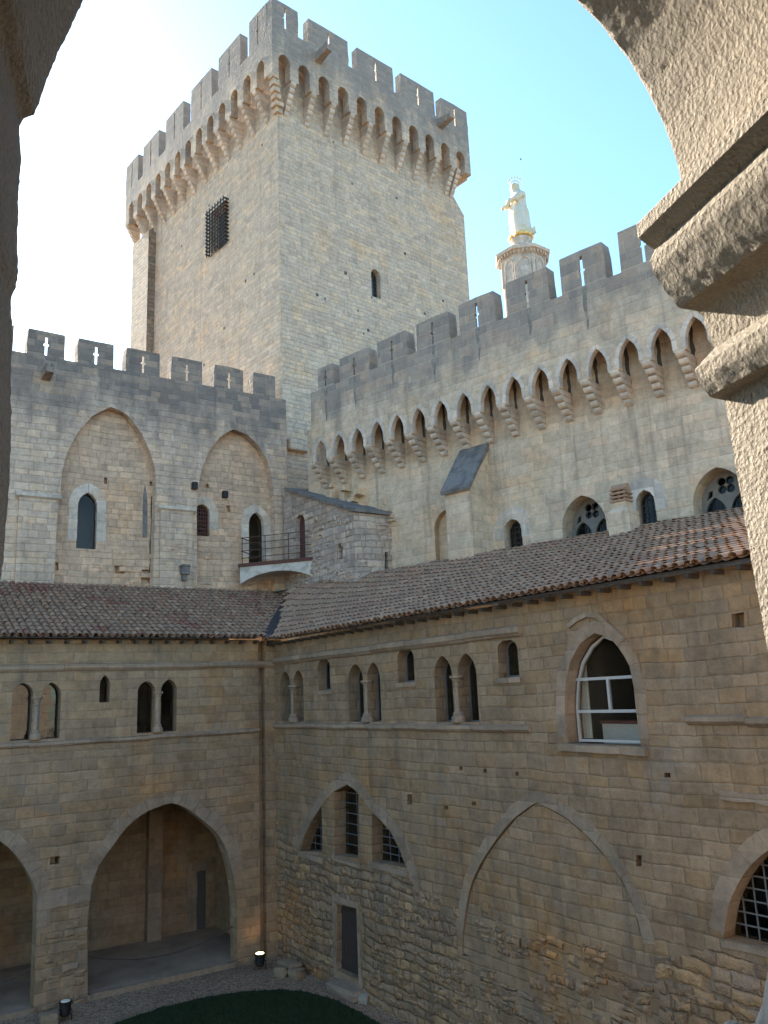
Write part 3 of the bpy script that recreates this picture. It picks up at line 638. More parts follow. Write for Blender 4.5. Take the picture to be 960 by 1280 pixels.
# chimney on the right roof
u, z = RU.hit(781, 668, .75)
mb = MB(); mb.box(RU, u - .33, u + .33, z - .5, z + .62, 1.05, .4)
mb.hexa([RU.pt(u - .33, z + .62, 1.05), RU.pt(u + .33, z + .62, 1.05), RU.pt(u + .33, z + .62, .4), RU.pt(u - .33, z + .62, .4), RU.pt(u - .24, z + .74, .95), RU.pt(u + .24, z + .74, .95), RU.pt(u + .24, z + .74, .5), RU.pt(u - .24, z + .74, .5)])
mb.box(RU, u - .22, u + .22, z + .74, z + .92, .93, .52)
ch = mb.build('chimney', M['ru'], rf)
mb = MB()
for q in range(4): mb.box(RU, u - .25 + .03 * (q == 3), u + .25 - .03 * (q == 3), z + .93 + q * .11, z + .99 + q * .11, .96, .5)
for q in (-.18, .0, .18): mb.box(RU, u + q - .03, u + q + .03, z + .925, z + 1.28, .9, .56)
mb.tube([RU.pt(u - .24, z + 1.33, .73), RU.pt(u + .24, z + 1.33, .73)], .14, 10)
mb.build('chimney_cap', M['tile'], ch)

# ---------------------------------------------------------------- parapets, merlons, corbels
def cross_slit(u, z0, z1, w=.05, arm=.13, za=None):
    za = za if za is not None else z0 + (z1 - z0) * .55; t_ = .045
    return [(u - w, z0), (u + w, z0), (u + w, za - t_), (u + arm, za - t_), (u + arm, za + t_), (u + w, za + t_), (u + w, z1), (u - w, z1), (u - w, za + t_), (u - arm, za + t_), (u - arm, za - t_), (u - w, za - t_)]
def merlon(fr, u0, u1, z0, z1, o0, o1, mat, par, slit=True, sw=.05):
    if u0 > u1: u0, u1 = u1, u0
    c = random.uniform(.025, .065); e_ = random.uniform(.5, 1.5)
    out = [(u0, z0), (u1, z0)] + rough([(u1, z0 + .05), (u1, z1 - c)], .3, .022)[:3] + [(u1 - c * .6, z1 - .01), ((u0 + u1) / 2, z1 + random.uniform(-.02, .02)), (u0 + c * .6 * e_, z1 - random.uniform(.0, .04)), (u0 + random.uniform(0, .02), z1 - c * e_)]
    mb = MB(); um = (u0 + u1) / 2
    a_, b_ = z0 + .05, z1 - .2
    if slit: mb.wall(fr, out, [cross_slit(um, a_, b_, sw * .9, sw * 2.1, z0 + (z1 - z0) * .45)], o0, o1, 0, [cross_slit(um, a_ + .08, z1 - .05, .33, .36, z0 + (z1 - z0) * .45 + .15)])
    else: mb.wall(fr, out, [], o0, o1)
    return mb.build('merlon', mat, par)
def corbel_mesh(mb, fr, u, zt, n, hb, wd, pr, o_in):   # n stacked rounded blocks, stepping out from the wall at o_in
    for i in range(n):
        z1 = zt - i * hb; z0 = z1 - hb + .012; p = pr * (n - i) / n
        dp_ = pr / n * 1.25; pts = [(o_in - .05, z0)] + [(o_in + p - dp_ * (1 - math.sin(q)), z0 + (hb - .012) * (1 - math.cos(q)) * .9) for q in (0, .35, .7, 1.05, 1.4, 1.57)] + [(o_in + p - .01, z1), (o_in - .05, z1)]
        k = len(pts); w_ = wd / 2 - .004 * i
        mb.add([fr.pt(u - w_, z, o) for o, z in pts] + [fr.pt(u + w_, z, o) for o, z in pts], [tuple(range(k)), tuple(range(2 * k - 1, k - 1, -1))] + [(j, (j + 1) % k, (j + 1) % k + k, j + k) for j in range(k)])
    return mb
def corbels(fr, us, zt, n, hb, wd, pr, o_in, mat, par):
    src = None
    for u in us:
        if src is None:
            src = corbel_mesh(MB(), fr, u, zt, n, hb, wd, pr, o_in).build('corbel', mat, par); l0 = np.array(src.location); us0 = u
        else:
            c = src.copy(); COL.objects.link(c); c.parent = par; c.location = Vector(l0 + fr.u * (u - us0))
def gargoyle(fr, u, z, off, ln, par, mat, r=.14):
    mb = MB(); a = [fr.pt(u - r, z - r, off - .2), fr.pt(u + r, z - r, off - .2), fr.pt(u + r, z + r, off - .2), fr.pt(u - r, z + r, off - .2)]
    q = r * .8; b = [fr.pt(u - q, z - r * .4, off + ln), fr.pt(u + q, z - r * .4, off + ln), fr.pt(u + q, z + r * 1.0, off + ln), fr.pt(u - q, z + r * 1.0, off + ln)]
    mb.add(a + b, [(0, 1, 2, 3), (7, 6, 5, 4), (0, 1, 5, 4), (1, 2, 6, 5), (2, 3, 7, 6), (3, 0, 4, 7)])
    mb.box(fr, u - q * .9, u - q * .5, z + r, z + r * 1.7, off + ln - .01, off - .15); mb.box(fr, u + q * .5, u + q * .9, z + r, z + r * 1.7, off + ln - .01, off - .15)
    return mb.build('gargoyle', mat, par)

# ---------------------------------------------------------------- battlemented wall behind the left wing
BL = thing('battlemented_wall', LU.pt(2, 11, 0), 'battlemented wall above the left tiled roof with two tall blind arches and dark merlons', 'building')
a1 = [(6.45, 11.3), (6.4, 13.0), (6.24, 15.75)] + LU.px([(77, 590), (84, 565), (97, 540), (115, 520), (138, 508), (158, 517), (176, 540), (188, 565), (195, 592)]) + [(2.62, 15.9), (2.65, 13.0), (2.7, 11.3)]
a2 = LU.px([(246, 735), (246, 640), (247, 612), (252, 585), (262, 562), (276, 545), (292, 536), (309, 543), (324, 558), (335, 578), (341, 605), (344, 640), (344, 735)])
a2 = a2[0:0] + a2
wb = MB(); topz = 21.15
wb.wall(LU, [(-3.25, 11.3), (a2[-1][0], 11.3)] + a2[::-1] + [(a2[0][0], 11.3), (2.7, 11.3)] + a1[::-1][1:-1] + [(6.45, 11.3), (34, 11.3), (34, topz), (-3.25, topz)], [], 0, -1.0)
wb.build('wall', M['up'], BL)
w1 = lpx(LU, 95, 120, 686, 632, 615, -.4); w2 = lpx(LU, 243, 262, 670, 640, 630, -.4); dr = lpx(LU, 311, 330, 707, 655, 640, -.4)
putU = [LU.px(q, -.4) for q in ([(66, 713), (73, 713), (73, 703), (66, 703)], [(143, 717), (156, 717), (156, 707), (143, 707)], [(176, 730), (189, 729), (188, 712), (177, 712)], [(187, 607), (192, 607), (192, 602), (187, 602)], [(130, 605), (134, 605), (134, 597), (130, 597)], [(283, 640), (288, 640), (288, 632), (283, 632)], [(257, 610), (261, 610), (261, 605), (257, 605)])]
slit1 = LU.px([(178, 672), (184, 672), (184, 622), (181, 605), (178.5, 622)], -.4)
wb = MB(); wb.wall(LU, [(-3.2, 11.32), (6.6, 11.32), (6.6, 19.9), (-3.2, 19.9)], [lancet(**w1), lancet(**w2), lancet(**dr)] + putU, -.4, -.95)
for q in putU:
    us = [p[0] for p in q]; zs = [p[1] for p in q]; wb.box(LU, min(us) - .1, max(us) + .1, min(zs) - .1, max(zs) + .1, -.62, -.9)
rubble(wb, LU, -2.6, 6.2, 12.5, 16.6, -.4, [lancet(**shrink(d, -.3, -.3)) for d in (w1, w2, dr)], .22, (.2, .34), (.3, .8), (.01, .03), 0, 31)
wb.build('blind_arch_infill', M['infill'], BL)
mb = MB(); mb.prism(LU, slit1, -.385, -.5); mb.build('blocked_slit', M['slab'], BL)
for d in (w1, w2, dr): mb = MB(); ring(mb, LU, [(d['uR'], d['z0'] + .3)] + arch(d['uL'], d['uR'], d['zs'], d['za']) + [(d['uL'], d['z0'] + .3)], .34, -.385, -.7, .42); mb.build('window_surround', M['dressL'], BL)
for q, k in ((a1[2:-2], .42), (a2[2:-1], .36)): mb = MB(); ring(mb, LU, q, k, .015, -.3, .36); mb.build('arch_ring', M['up'], BL)
# pilasters under the springing with moulded capitals
mb = MB()
pA = (LU.hit(72, 650)[0], LU.hit(20, 650)[0]); pB = (LU.hit(241, 650)[0], LU.hit(198, 650)[0])
for a, b in (pA, pB):
    mb = MB(); mb.box(LU, a + .05, b - .05, 11.3, 15.55, .12, -.2)
    if b < 4: rubble(mb, LU, a + .05, b - .05, 12.0, 15.3, .12, [], .4, (.2, .34), (.25, .5), (.008, .03), 0, 33)
    mb.build('pilaster', M['up'], BL)
for a, b in (pA, pB):
    string(LU, a - .08, b + .08, 15.55, .24, .22, 'capital_moulding', M['dressL'], BL, 3)
string(LU, -2.4, 6.6, 11.95, .1, .04, 'roof_flashing', M['slab'], BL, 8)
for d, m in ((w1, 0), (w2, 0), (dr, 0)): pass
o = glazed(LU, w1, -.62, BL, fmat='iron', fw=.03); mb = MB(); mb.add([LU.pt(w1['uL'], w1['z0'], -.8), LU.pt(w1['uR'], w1['z0'], -.8), LU.pt(w1['uL'], w1['z0'] + .95, -.8)], [(0, 1, 2)])
glazed(LU, w2, -.6, BL, 5, 7, fmat='rust', fw=.05); 
glazed(LU, dr, -.62, BL, fmat='iron', fw=.04)
mb = MB(); mb.box(LU, -3.2, 6.6, 11.4, 19.0, -1.9, -2.1); mb.box(LU, -3.2, 6.6, 18.7, 18.9, -.96, -1.9); mb.box(LU, -3.2, 6.6, 11.4, 11.6, -.96, -1.9); mb.box(LU, 6.4, 6.6, 11.6, 18.7, -.96, -1.9); mb.box(LU, -3.2, -3.0, 11.6, 18.7, -.96, -1.9); mb.build('passage_shell', M['room'], BL)
mer = [(35, 82), (98, 143), (158, 200), (214, 253), (268, 304), (316, 344)]
for i, (x0, x1) in enumerate(mer):
    y = 408 + (x0 - 35) * .2; a = LU.hit(x0, y)[0]; b = LU.hit(x1, y + 8)[0]
    merlon(LU, a, b, topz, 22.18, 0, -.5, M['up'], BL, i != 5, .045)
for k in range(13): merlon(LU, 8.15 + k * 2.0, 9.6 + k * 2.0, topz, 22.18, 0, -.5, M['up'], BL, True, .045)
u, z = LU.hit(57, 471); gargoyle(LU, u, z, 0, .75, BL, M['up'], .17)
u, z = LU.hit(371, 545); 
for x, y, s_ in ((242, 608, .1), (285, 616, .1)):
    u, z = LU.hit(x, y); mb = MB(); mb.box(LU, u - s_, u + s_, z - s_ * 1.4, z + s_ * 1.4, .22 if x < 250 else -.2, -.45); mb.build('floodlight', M['iron'], BL)
u, z = LU.hit(229, 715, .15); mb = MB(); mb.box(LU, u - .16, u + .16, z - .12, z + .18, .45, .2); mb.prism(LU, [(u - .2, z + .18), (u + .2, z + .18), (u + .14, z + .26), (u - .14, z + .26)], .48, .18); mb.box(LU, u - .08, u + .08, z - .35, z - .12, .35, .1); mb.build('wall_lantern', M['slab'], BL)
ub_, zb_ = LU.hit(190, 660, -.4)
rs2 = random.Random(5)
for k, (u_, z0_, z1_, w_, o_) in enumerate(((ub_, 12.2, 16.2, .09, -.4),)):
    n = 12; mb = MB(); L_ = [(u_ - w_ * rs2.uniform(.5, 1.1), z0_ + (z1_ - z0_) * i / n) for i in range(n + 1)]; R_ = [(u_ + w_ * rs2.uniform(.5, 1.1), z0_ + (z1_ - z0_) * i / n) for i in range(n, -1, -1)]
    mb.prism(LU, L_ + R_, o_ + .003, o_ - .03); mb.build('dark_streak', M['dark_strip'] if k < 2 else M['dressL'], BL)
# balcony
za = 13.44; A = LU.pt(-.92, 0, .0); _af = Frame(L.pt(-2.9, 0, .9), 145.6); _ub, _zb = _af.hit(390, 700); B = _af.pt(_ub, 0, 0); print('balcony', _ub, _zb)
FB = Frame(A + LU.n * .15, math.degrees(math.atan2(*(B - (A + LU.n * .15))[:2])))
ln = np.linalg.norm((B - A)[:2])
mb = MB(); n = 10
arcb = [(ln * i / n, za - .72 + .42 * math.sin(math.pi * i / n) ** .8) for i in range(n + 1)]
mb.prism(FB, [(0, za - .02), *arcb, (ln, za - .02)], 0, -1.4); ob = mb.build('balcony', M['conc'], BL, 'pale concrete balcony with arched underside')
mb = MB(); mb.box(FB, -.06, ln + .06, za - .018, za + .12, .05, -1.4); mb.build('deck_edge', M['rust'], ob)
mb = MB()
for z in (.35, .65, .95, 1.2): mb.tube([FB.pt(.05, za + z, -.02), FB.pt(ln, za + z, -.02)], .016, 6)
for i in range(4): u = .1 + (ln - .2) * i / 3; mb.tube([FB.pt(u, za + .1, -.02), FB.pt(u, za + 1.22, -.02)], .02, 6)
mb.tube([FB.pt(.05, za + 1.2, -.02), FB.pt(.05, za + 1.2, -1.0)], .022, 6); mb.tube([FB.pt(.05, za + .65, -.02), FB.pt(.05, za + .65, -1.0)], .022, 6)
mb.build('railing', M['rust'], ob)

# ---------------------------------------------------------------- stone annex in the corner
AO = .9; uC = -2.9
AX = Frame(L.pt(0, 0, AO), 235.6); AF = Frame(L.pt(uC, 0, AO), 145.6)        # front face, side face (u = 0 at the corner)
zC = AX.hit(441, 640)[1]; uB = -4.75
uK, zK = AF.hit(360, 613)
AN = thing('stone_annex', AX.pt(uC - .5, 11, 0), 'small rough rubble stone annex with sloping grey slab roof in the corner below the tower', 'building')
adr = lpx(AF, 370, 382, 700, 655, 643); awn = AF.px([(421.5, 699), (428, 699), (428, 684), (425, 678), (421.5, 684)]); adr2 = AX.px([(481, 712), (485.5, 712), (485.5, 690), (481, 690)])
M['annex'] = masonry('annex_rubble_stone', [(0.483, 0.375, 0.290), (0.402, 0.312, 0.244), (0.534, 0.397, 0.290)], (0.257, 0.190, 0.145), .24, .42, .10, .016, .8, .04, .9, streak=.4, ochre=.3, seed=77, softm=.6)
wb = MB(); wb.wall(AF, rough([(-5.6, 10.2), (-.45, 10.2), (-.45, zC + .05), (uK, zK)], .35, .02) if False else [(-5.6, 10.2), (0, 10.2), (0, zC), (uK, zK), (-5.6, zK + .1)], [lancet(**adr), awn], 0, -.45)
rubble(wb, AF, -5.0, -.05, 11.0, zK - .3, 0, [lancet(**shrink(adr, -.2, -.2)), [(min(p[0] for p in awn) - .25, awn[0][1] - .25), (max(p[0] for p in awn) + .25, awn[0][1] - .25), (max(p[0] for p in awn) + .25, awn[0][1] + 1.1), (min(p[0] for p in awn) - .25, awn[0][1] + 1.1)], [(.5, zC - .15), (.5, zK + 3), (uK - 1, zK + 3), (uK - 1, zK + .1)]], .5, (.16, .3), (.22, .5), (.01, .06), 0, 44)
wb.wall(AX, [(uB, 10.2), (uC - .46, 10.2), (uC - .46, zC), (uB, zC)], [adr2], -.002, -.45)
wb.box(AX, uC - .459, uC - .001, 10.2, zC, -.003, -.4)
rubble(wb, AX, uB, uC - .05, 11.0, zC - .1, 0, [[(p[0] + (-.15 if k in (0, 3) else .15), p[1] + (-.15 if k < 2 else .15)) for k, p in enumerate(sorted(adr2, key=lambda q: q[1]))], [(p[0] - .1, p[1]) for p in adr2], [(p[0] + .1, p[1]) for p in adr2]], .4, (.18, .3), (.25, .6), (.01, .04), 0, 45)
wb.build('wall', M['annex'], AN)
mb = MB(); o1 = uK
a0 = AF.pt(.12, zC + .0, .14); a1_ = AF.pt(uK - .1, zK + .02, .14); q1 = AX.pt(uB - .3, zC + .0, .12); q0 = np.array(q1) + (np.array(AF.pt(uK, 0, 0)) - AF.pt(0, 0, 0)) * 1.0 + (0, 0, zK - zC)
mb.hexa([a0, q1, q0, a1_, a0 + (0, 0, .13), q1 + (0, 0, .13), q0 + (0, 0, .13), a1_ + (0, 0, .13)]); mb.build('slab_roof', M['slab'], AN)
mb = MB(); mb.box(AF, -5.2, -.5, 10.3, zC - .3, -.9, -1.1); mb.box(AX, uB, uC - .5, 10.3, zC - .3, -.8, -.9); mb.build('dark_room', M['dark'], AN)
mb = MB(); mb.prism(AF, lancet(**adr), -.2, -.26); mb.build('door', plain('red_brown_door', (.09, .035, .03), .6), AN)
mb = MB(); mb.prism(AF, awn, -.2, -.25); mb.build('window', M['iron'], AN)

# ---------------------------------------------------------------- battlemented chapel wall behind the right wing
CW = thing('battlemented_wall', RU.pt(0, 11, 0), 'long battlemented chapel wall with row of machicolation arches above the right tiled roof', 'building')
INS = -.85
uE = 15.5
cs = [-7.91 + 1.031 * i for i in range(23)]
cs = [c for c in cs if c + .5 < uE]
hw = .325
# parapet panel with a scalloped lower edge
low = [(-8.45, 17.4)]
for c in cs:
    low += [(c - hw, 17.4)] + [(2 * c - u, z) for u, z in arch(c - hw, c + hw, 17.65, 18.3, 6)] + [(c + hw, 17.4)]
low += [(uE, 17.4)]
wb = MB(); wb.wall(RU, low + [(uE, 20.46), (-8.45, 20.46)], [], 0, -.22)
wb.build('parapet', M['ru'], CW)
for c in cs: mb = MB(); ring(mb, RU, [(c + hw, 17.45)] + arch(c - hw, c + hw, 17.65, 18.3, 6) + [(c - hw, 17.45)], .14, .015, -.2, .3); mb.build('arch_ring', M['dressL'], CW)
mb = MB(); mb.box(RU, -8.4, uE, 19.2, 20.44, -.23, -.9); mb.build('wall_walk', M['slab'], CW)
rs_ = random.Random(17)
for c in cs:  # thin near-black strip on the back wall of each arch recess
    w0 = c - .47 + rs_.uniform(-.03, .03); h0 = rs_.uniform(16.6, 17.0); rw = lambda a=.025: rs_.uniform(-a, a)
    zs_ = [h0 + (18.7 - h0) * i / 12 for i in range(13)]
    mb = MB(); mb.prism(RU, [(w0 - .05 * min(1, i * .3 + .2) + rw(), z) for i, z in enumerate(zs_)] + [(w0 + .07 * min(1, i * .3 + .2) + rw(), z) for i, z in reversed(list(enumerate(zs_)))], INS + .003, INS - .03); mb.build('dark_streak', M['dark_strip'], CW)
corbels(RU, [c - .5155 for c in cs] + [cs[-1] + .5155], 17.41, 5, .19, .28, .87, INS, M['dressL'], CW)
bl0 = lancet(*sorted((RU.hit(545, 700, INS)[0], RU.hit(575, 700, INS)[0])), 11.5, RU.hit(560, 660, INS)[1] , RU.hit(562, 636, INS)[1])
sm1 = lpx(RU, 631, 654, 686, 662, 648, INS); sm2 = lpx(RU, 797, 822, 655, 627, 611, INS)
tr1 = dict(uL=RU.hit(703, 665, INS)[0], uR=RU.hit(759, 665, INS)[0], z0=11.6, zs=RU.hit(710, 661, INS)[1], za=RU.hit(727, 619, INS)[1])
tr2 = dict(uL=RU.hit(867, 635, INS)[0], uR=RU.hit(867, 635, INS)[0] + tr1['uR'] - tr1['uL'], z0=11.6, zs=tr1['zs'], za=tr1['za'])
for d in (sm1, sm2): d['z0'] -= .5
holes = [lancet(**d) for d in (sm1, sm2, tr1, tr2)]
wb = MB(); wb.wall(RU, [(-9.6, 10.6), (uE, 10.6), (uE, 19.3), (-9.6, 19.3)], holes + [bl0], INS, INS - .95)
wb.prism(RU, bl0, INS - .25, INS - .3)
wb.build('wall', M['ru'], CW)
mb = MB(); mb.box(RU, -9, uE, 10.6, 19, INS - 3, INS - 3.2); mb.box(RU, -9, uE, 10.4, 10.59, INS - .96, INS - 3); mb.box(RU, -9, uE, 18.8, 19, INS - .96, INS - 3); mb.box(RU, uE - .2, uE, 10.6, 18.7, INS - .96, INS - 3); mb.build('dark_nave', M['dark'], CW)
for d in (sm1, sm2): glazed(RU, shrink(d, .08), INS - .32, CW, 2, 7, fmat='iron', fw=.03)
for d in (sm1, sm2): mb = MB(); ring(mb, RU, [(d['uR'], d['zs'] - .3)] + arch(d['uL'], d['uR'], d['zs'], d['za']) + [(d['uL'], d['zs'] - .3)], .4, INS + .01, INS - .12, .42); mb.build('window_surround', M['dressL'], CW)
def tracery(d):
    k = shrink(d, .0); off = INS - .72; uL, uR = d['uL'], d['uR']; c = (uL + uR) / 2; W_ = uR - uL; zs = d['zs'] - .35
    mb = MB(); outer_ = lancet(**d, n=9)
    hl = [lancet(uL + .1, c - .06, 11.0, zs + .12, zs + .62, 6), lancet(c + .06, uR - .1, 11.0, zs + .12, zs + .62, 6)]
    cz = zs + .93
    for k_ in range(4):
        a_ = math.pi / 4 + k_ * math.pi / 2; hl.append([(c + .17 * math.cos(a_) + .125 * math.cos(q), cz + .17 * math.sin(a_) + .125 * math.sin(q)) for q in [2 * math.pi * i / 14 for i in range(14)]])
    for sg_ in (-1, 1): hl.append([(c + sg_ * x_, zs + z_) for x_, z_ in ((.42, .66), (.60, .55), (.52, .80), (.40, .84))])
    outer2 = [(u, max(z, 10.95)) for u, z in outer_]
    outer2[0] = (uL, 10.9); outer2[1] = (uR, 10.9)
    mb.wall(RU, outer2, hl, off + .08, off - .08); 
    o = mb.build('tracery_window', M['trac'], CW)
    p = MB(); p.prism(RU, outer2, off - .03, off - .04); p.build('pane', M['glass_dim'], o)
    g = MB()
    for i in range(1, 14): u = uL + W_ * i / 14; g.box(RU, u - .008, u + .008, 11.2, d['zs'] + .35, off - .005, off - .028)
    for i in range(1, 9): g.box(RU, uL + .05, uR - .05, 11.3 + i * .22, 11.316 + i * .22, off - .006, off - .029)
    g.build('leading', M['iron'], o)
tracery(tr1); tracery(tr2)
mer = [(397, 416), (424, 461), (471, 508), (520, 561), (573, 618), (632, 685), (699, 755)]
for x0, x1 in mer:
    y = 465 - (x0 - 397) * .44; a = RU.hit(x0, y)[0]; b = RU.hit(x1, y - 8)[0]
    merlon(RU, a, b, 20.46, 21.5 + .03 * (a + 5), 0, -.5, M['ru'], CW, True, .045)
for k in range(5): merlon(RU, 5.55 + 2.05 * k, 7.1 + 2.05 * k, 20.46, 21.82, 0, -.5, M['ru'], CW, True, .045)
def stain(fr, u, z0, z1, w0, off, par, seed):
    rg = random.Random(seed); n = 10; zs = [z0 + (z1 - z0) * i / n for i in range(n + 1)]; f_ = [w0 * (.25 + .75 * (i / n) ** .7) * rg.uniform(.75, 1.25) for i in range(n + 1)]; dx = [.25 * w0 * math.sin(i * .9 + seed) for i in range(n + 1)]
    mb = MB(); mb.prism(fr, [(u - f_[i] + dx[i], zs[i]) for i in range(n + 1)] + [(u + f_[i] + dx[i], zs[i]) for i in range(n, -1, -1)], off + .003, off - .03); return mb.build('dark_streak', M['dark_strip2'], par)
M['dark_strip2'] = plain('grey_water_stain', (.20, .165, .13), .95, 0, .6, 9, .5, c2=(.30, .25, .19))
for k, (x0, x1) in enumerate(mer):
    a = RU.hit((x0 + x1) / 2, 465 - (x0 - 397) * .44)[0]; stain(RU, a, 19.0 + .25 * (k % 3), 20.45, .085, 0, CW, k)
mb = MB(); rubble(mb, RU, -8.3, -6.2, 14.9, 16.6, INS, [], .75, (.16, .32), (.2, .45), (.1, .4), 0, 71); rubble(mb, RU, -6.2, -4.3, 14.5, 15.3, INS, [], .6, (.14, .26), (.2, .45), (.05, .2), 0, 72); mb.build('broken_masonry', M['ru'], CW)
# buttress with a steep slab
FBu = RU; ub0, ub1 = RU.hit(558, 650, .35)[0], RU.hit(590, 650, .35)[0]
zt = RU.hit(606, 560, INS)[1]; zf = RU.hit(558, 613, .4)[1]
mb = MB()
p = [(ub0, 10.8, .35), (ub1, 10.8, .35), (ub1, 10.8, INS - .05), (ub0, 10.8, INS - .05), (ub0, zf - .1, .35), (ub1, zf - .1, .35), (ub1, zt - .1, INS - .05), (ub0, zt - .1, INS - .05)]
mb.hexa([RU.pt(*q) for q in p]); bo = mb.build('buttress', M['ru'], CW)
mb = MB(); e = .09
p = [(ub0 - e, zf - .16, .46), (ub1 + e, zf - .16, .46), (ub1 + e, zt + .02, INS), (ub0 - e, zt + .02, INS)]
mb.hexa([RU.pt(*q) for q in p] + [RU.pt(a, b + .13, c + .04) for a, b, c in p]); mb.build('slab_cap', M['slab'], bo)

# ---------------------------------------------------------------- great tower
TW = thing('tower', _to + TL.u * 8 + TR.u * 6 + (0, 0, 11), 'massive square pale stone tower with battlements and machicolations rising above the courtyard', 'tower')
WL, WR = 15.4, 12.15; PO = .8; zp = 38.0; zc = 40.3; zm = 41.8
gr = dict(u0=TL.hit(262, 300)[0], u1=TL.hit(285, 300)[0])
gq = TL.px([(264, 322), (285, 305), (284, 256), (263, 271)])
gu0, gu1 = (gq[1][0] + gq[2][0]) / 2, (gq[0][0] + gq[3][0]) / 2; gz0, gz1 = 31.35, 33.95
wb = MB()
wb.wall(TL, [(-.02, 11), (WL, 11), (WL, zp + 1.5), (-.02, zp + 1.5)], [[(gu0, gz0), (gu1, gz0), (gu1, gz1), (gu0, gz1)]] , 0, -1.0)
sw_ = lpx(TR, 465, 476, 372, 345, 337)
wb.wall(TR, [(.98, 11), (WR, 11), (WR, zp + 1.5), (.98, zp + 1.5)], [lancet(**sw_)], 0, -1.0)
wb.wall(TR, [(-.001, 11), (.985, 11), (.985, zp + 1.5), (-.001, zp + 1.5)], [], 0, -.96)
bl_ = TL.pt(WL, 0, 0); FB2 = Frame(bl_, 49.15); FB2.n = -FB2.n
for fr_, a_, b_ in ((Frame(TR.pt(WR, 0, 0), -40.85), 0, WL), (Frame(TL.pt(WL, 0, 0), 49.15), 0, WR)):
    wb.box(fr_, a_, b_, 11, zp + 1.5, -.02, .02)
wb.build('wall', M['tw'], TW)
rgh = random.Random(8)
for i in range(34):
    for fr_, ww_ in ((TL, WL - 4), (TR, WR)):
        if rgh.random() < .5: mb = MB(); u = rgh.uniform(.8, ww_ - .8); z = rgh.uniform(20, 36); s_ = rgh.uniform(.04, .08); mb.box(fr_, u - s_, u + s_, z - s_, z + s_ * 1.2, .004, -.1); mb.build('putlog_hole', M['dark'], TW)
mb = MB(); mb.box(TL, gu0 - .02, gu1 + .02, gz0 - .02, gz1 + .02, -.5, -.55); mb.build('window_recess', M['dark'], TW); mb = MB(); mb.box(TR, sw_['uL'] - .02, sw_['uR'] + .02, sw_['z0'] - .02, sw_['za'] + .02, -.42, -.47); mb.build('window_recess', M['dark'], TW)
mb = MB(); nb = 6
for i in range(nb + 1): u = gu0 + (gu1 - gu0) * i / nb; mb.tube([TL.pt(u, gz0 - .1, .25), TL.pt(u, gz1 + .05, .25)], .03, 6)
for i in range(12):
    z = gz0 + (gz1 - gz0) * (i + .5) / 12; mb.tube([TL.pt(gu0 - .1, z, .25), TL.pt(gu1 + .1, z, .25)], .03, 6)
    for u in (gu0 - .1, gu1 + .1): mb.tube([TL.pt(u, z, .27), TL.pt(u, z, -.1)], .045, 6)
mb.build('window_grille', M['iron'], TW)
o = glazed(TR, sw_, -.3, TW, 0, 0, fmat='lead', fw=.04)
def tparapet(fr, us, u0, u1, mats):
    hw = .34; low = [(u0, zp - .45)]
    for c in us: low += [(c - hw, zp - .45)] + [(2 * c - u, z) for u, z in arch(c - hw, c + hw, zp + .42, zp + .8, 6)] + [(c + hw, zp - .45)]
    low += [(u1, zp - .45)]
    low = [low[0]] + [p for p in low[1:-1] if u0 < p[0] < u1] + [low[-1]]
    wb = MB(); wb.wall(fr, low + [(u1, zc), (u0, zc)], [], PO, PO - .45); wb.build('parapet', M['tw'], TW)
    for c in us: mb = MB(); ring(mb, fr, arch(c - hw, c + hw, zp + .42, zp + .8, 6), .13, PO + .012, PO - .2, .3); mb.build('arch_ring', M['tw'], TW)
uL_ = [.21 + 1.2525 * i for i in range(13)]; uR_ = [-.16 + 1.2285 * i for i in range(11)]
uR_[0] = -.1
zc = 39.85; tparapet(TL, [u + .06 for u in uL_], -.345, WL + .78, None); zc = 40.3; tparapet(TR, uR_, -.8, WR + .8, None)
mb = MB()
for fr_, a_, b_ in ((Frame(TR.pt(WR + .8, 0, .8), -40.85), -.0, WL + 1.58), (Frame(TL.pt(WL + .8, 0, .8), 49.15), 0, WR + 1.6)): mb.box(fr_, a_ + .5, b_ - .5, zp - .4, zc - .01, -.2, .2)
mb.build('rear_parapet', M['tw'], TW)
corbels(TL, [u + .06 - .626 for u in uL_][1:] + [uL_[-1] + .686], zp - .44, 6, .25, .29, .8, 0, M['dressL'], TW)
corbels(TR, [u + .614 for u in uR_[1:-1]] + [uR_[1] - .614, WR - .2], zp - .44, 6, .25, .29, .8, 0, M['dressL'], TW)
mb = MB()                                              # corner corbel stack, set on the diagonal
for i in range(6):
    z1 = zp - .44 - i * .25; p = .8 * (6 - i) / 6 + .02
    pl_ = [(-p, p), (-p + .36, p), (.2, -.02), (.02, -.2), (-p, p - .36)] if p > .38 else [(-p, p), (.2, p), (.2, -.02), (.02, -.2), (-p, -.2)]
    lo_ = [(-.9 * q if False else q * .93, r_ * .93) for q, r_ in pl_]
    k = len(pl_); mb.add([TR.pt(a_, z1 - .24, b_) for a_, b_ in lo_] + [TR.pt(a_, z1 - .12, b_) for a_, b_ in pl_] + [TR.pt(a_, z1 - .005, b_) for a_, b_ in pl_], [tuple(range(k)), tuple(range(3 * k - 1, 2 * k - 1, -1))] + [(q * k + m_, q * k + (m_ + 1) % k, (q + 1) * k + (m_ + 1) % k, (q + 1) * k + m_) for q in (0, 1) for m_ in range(k)])
mb.build('corner_corbel', M['tw'], TW)
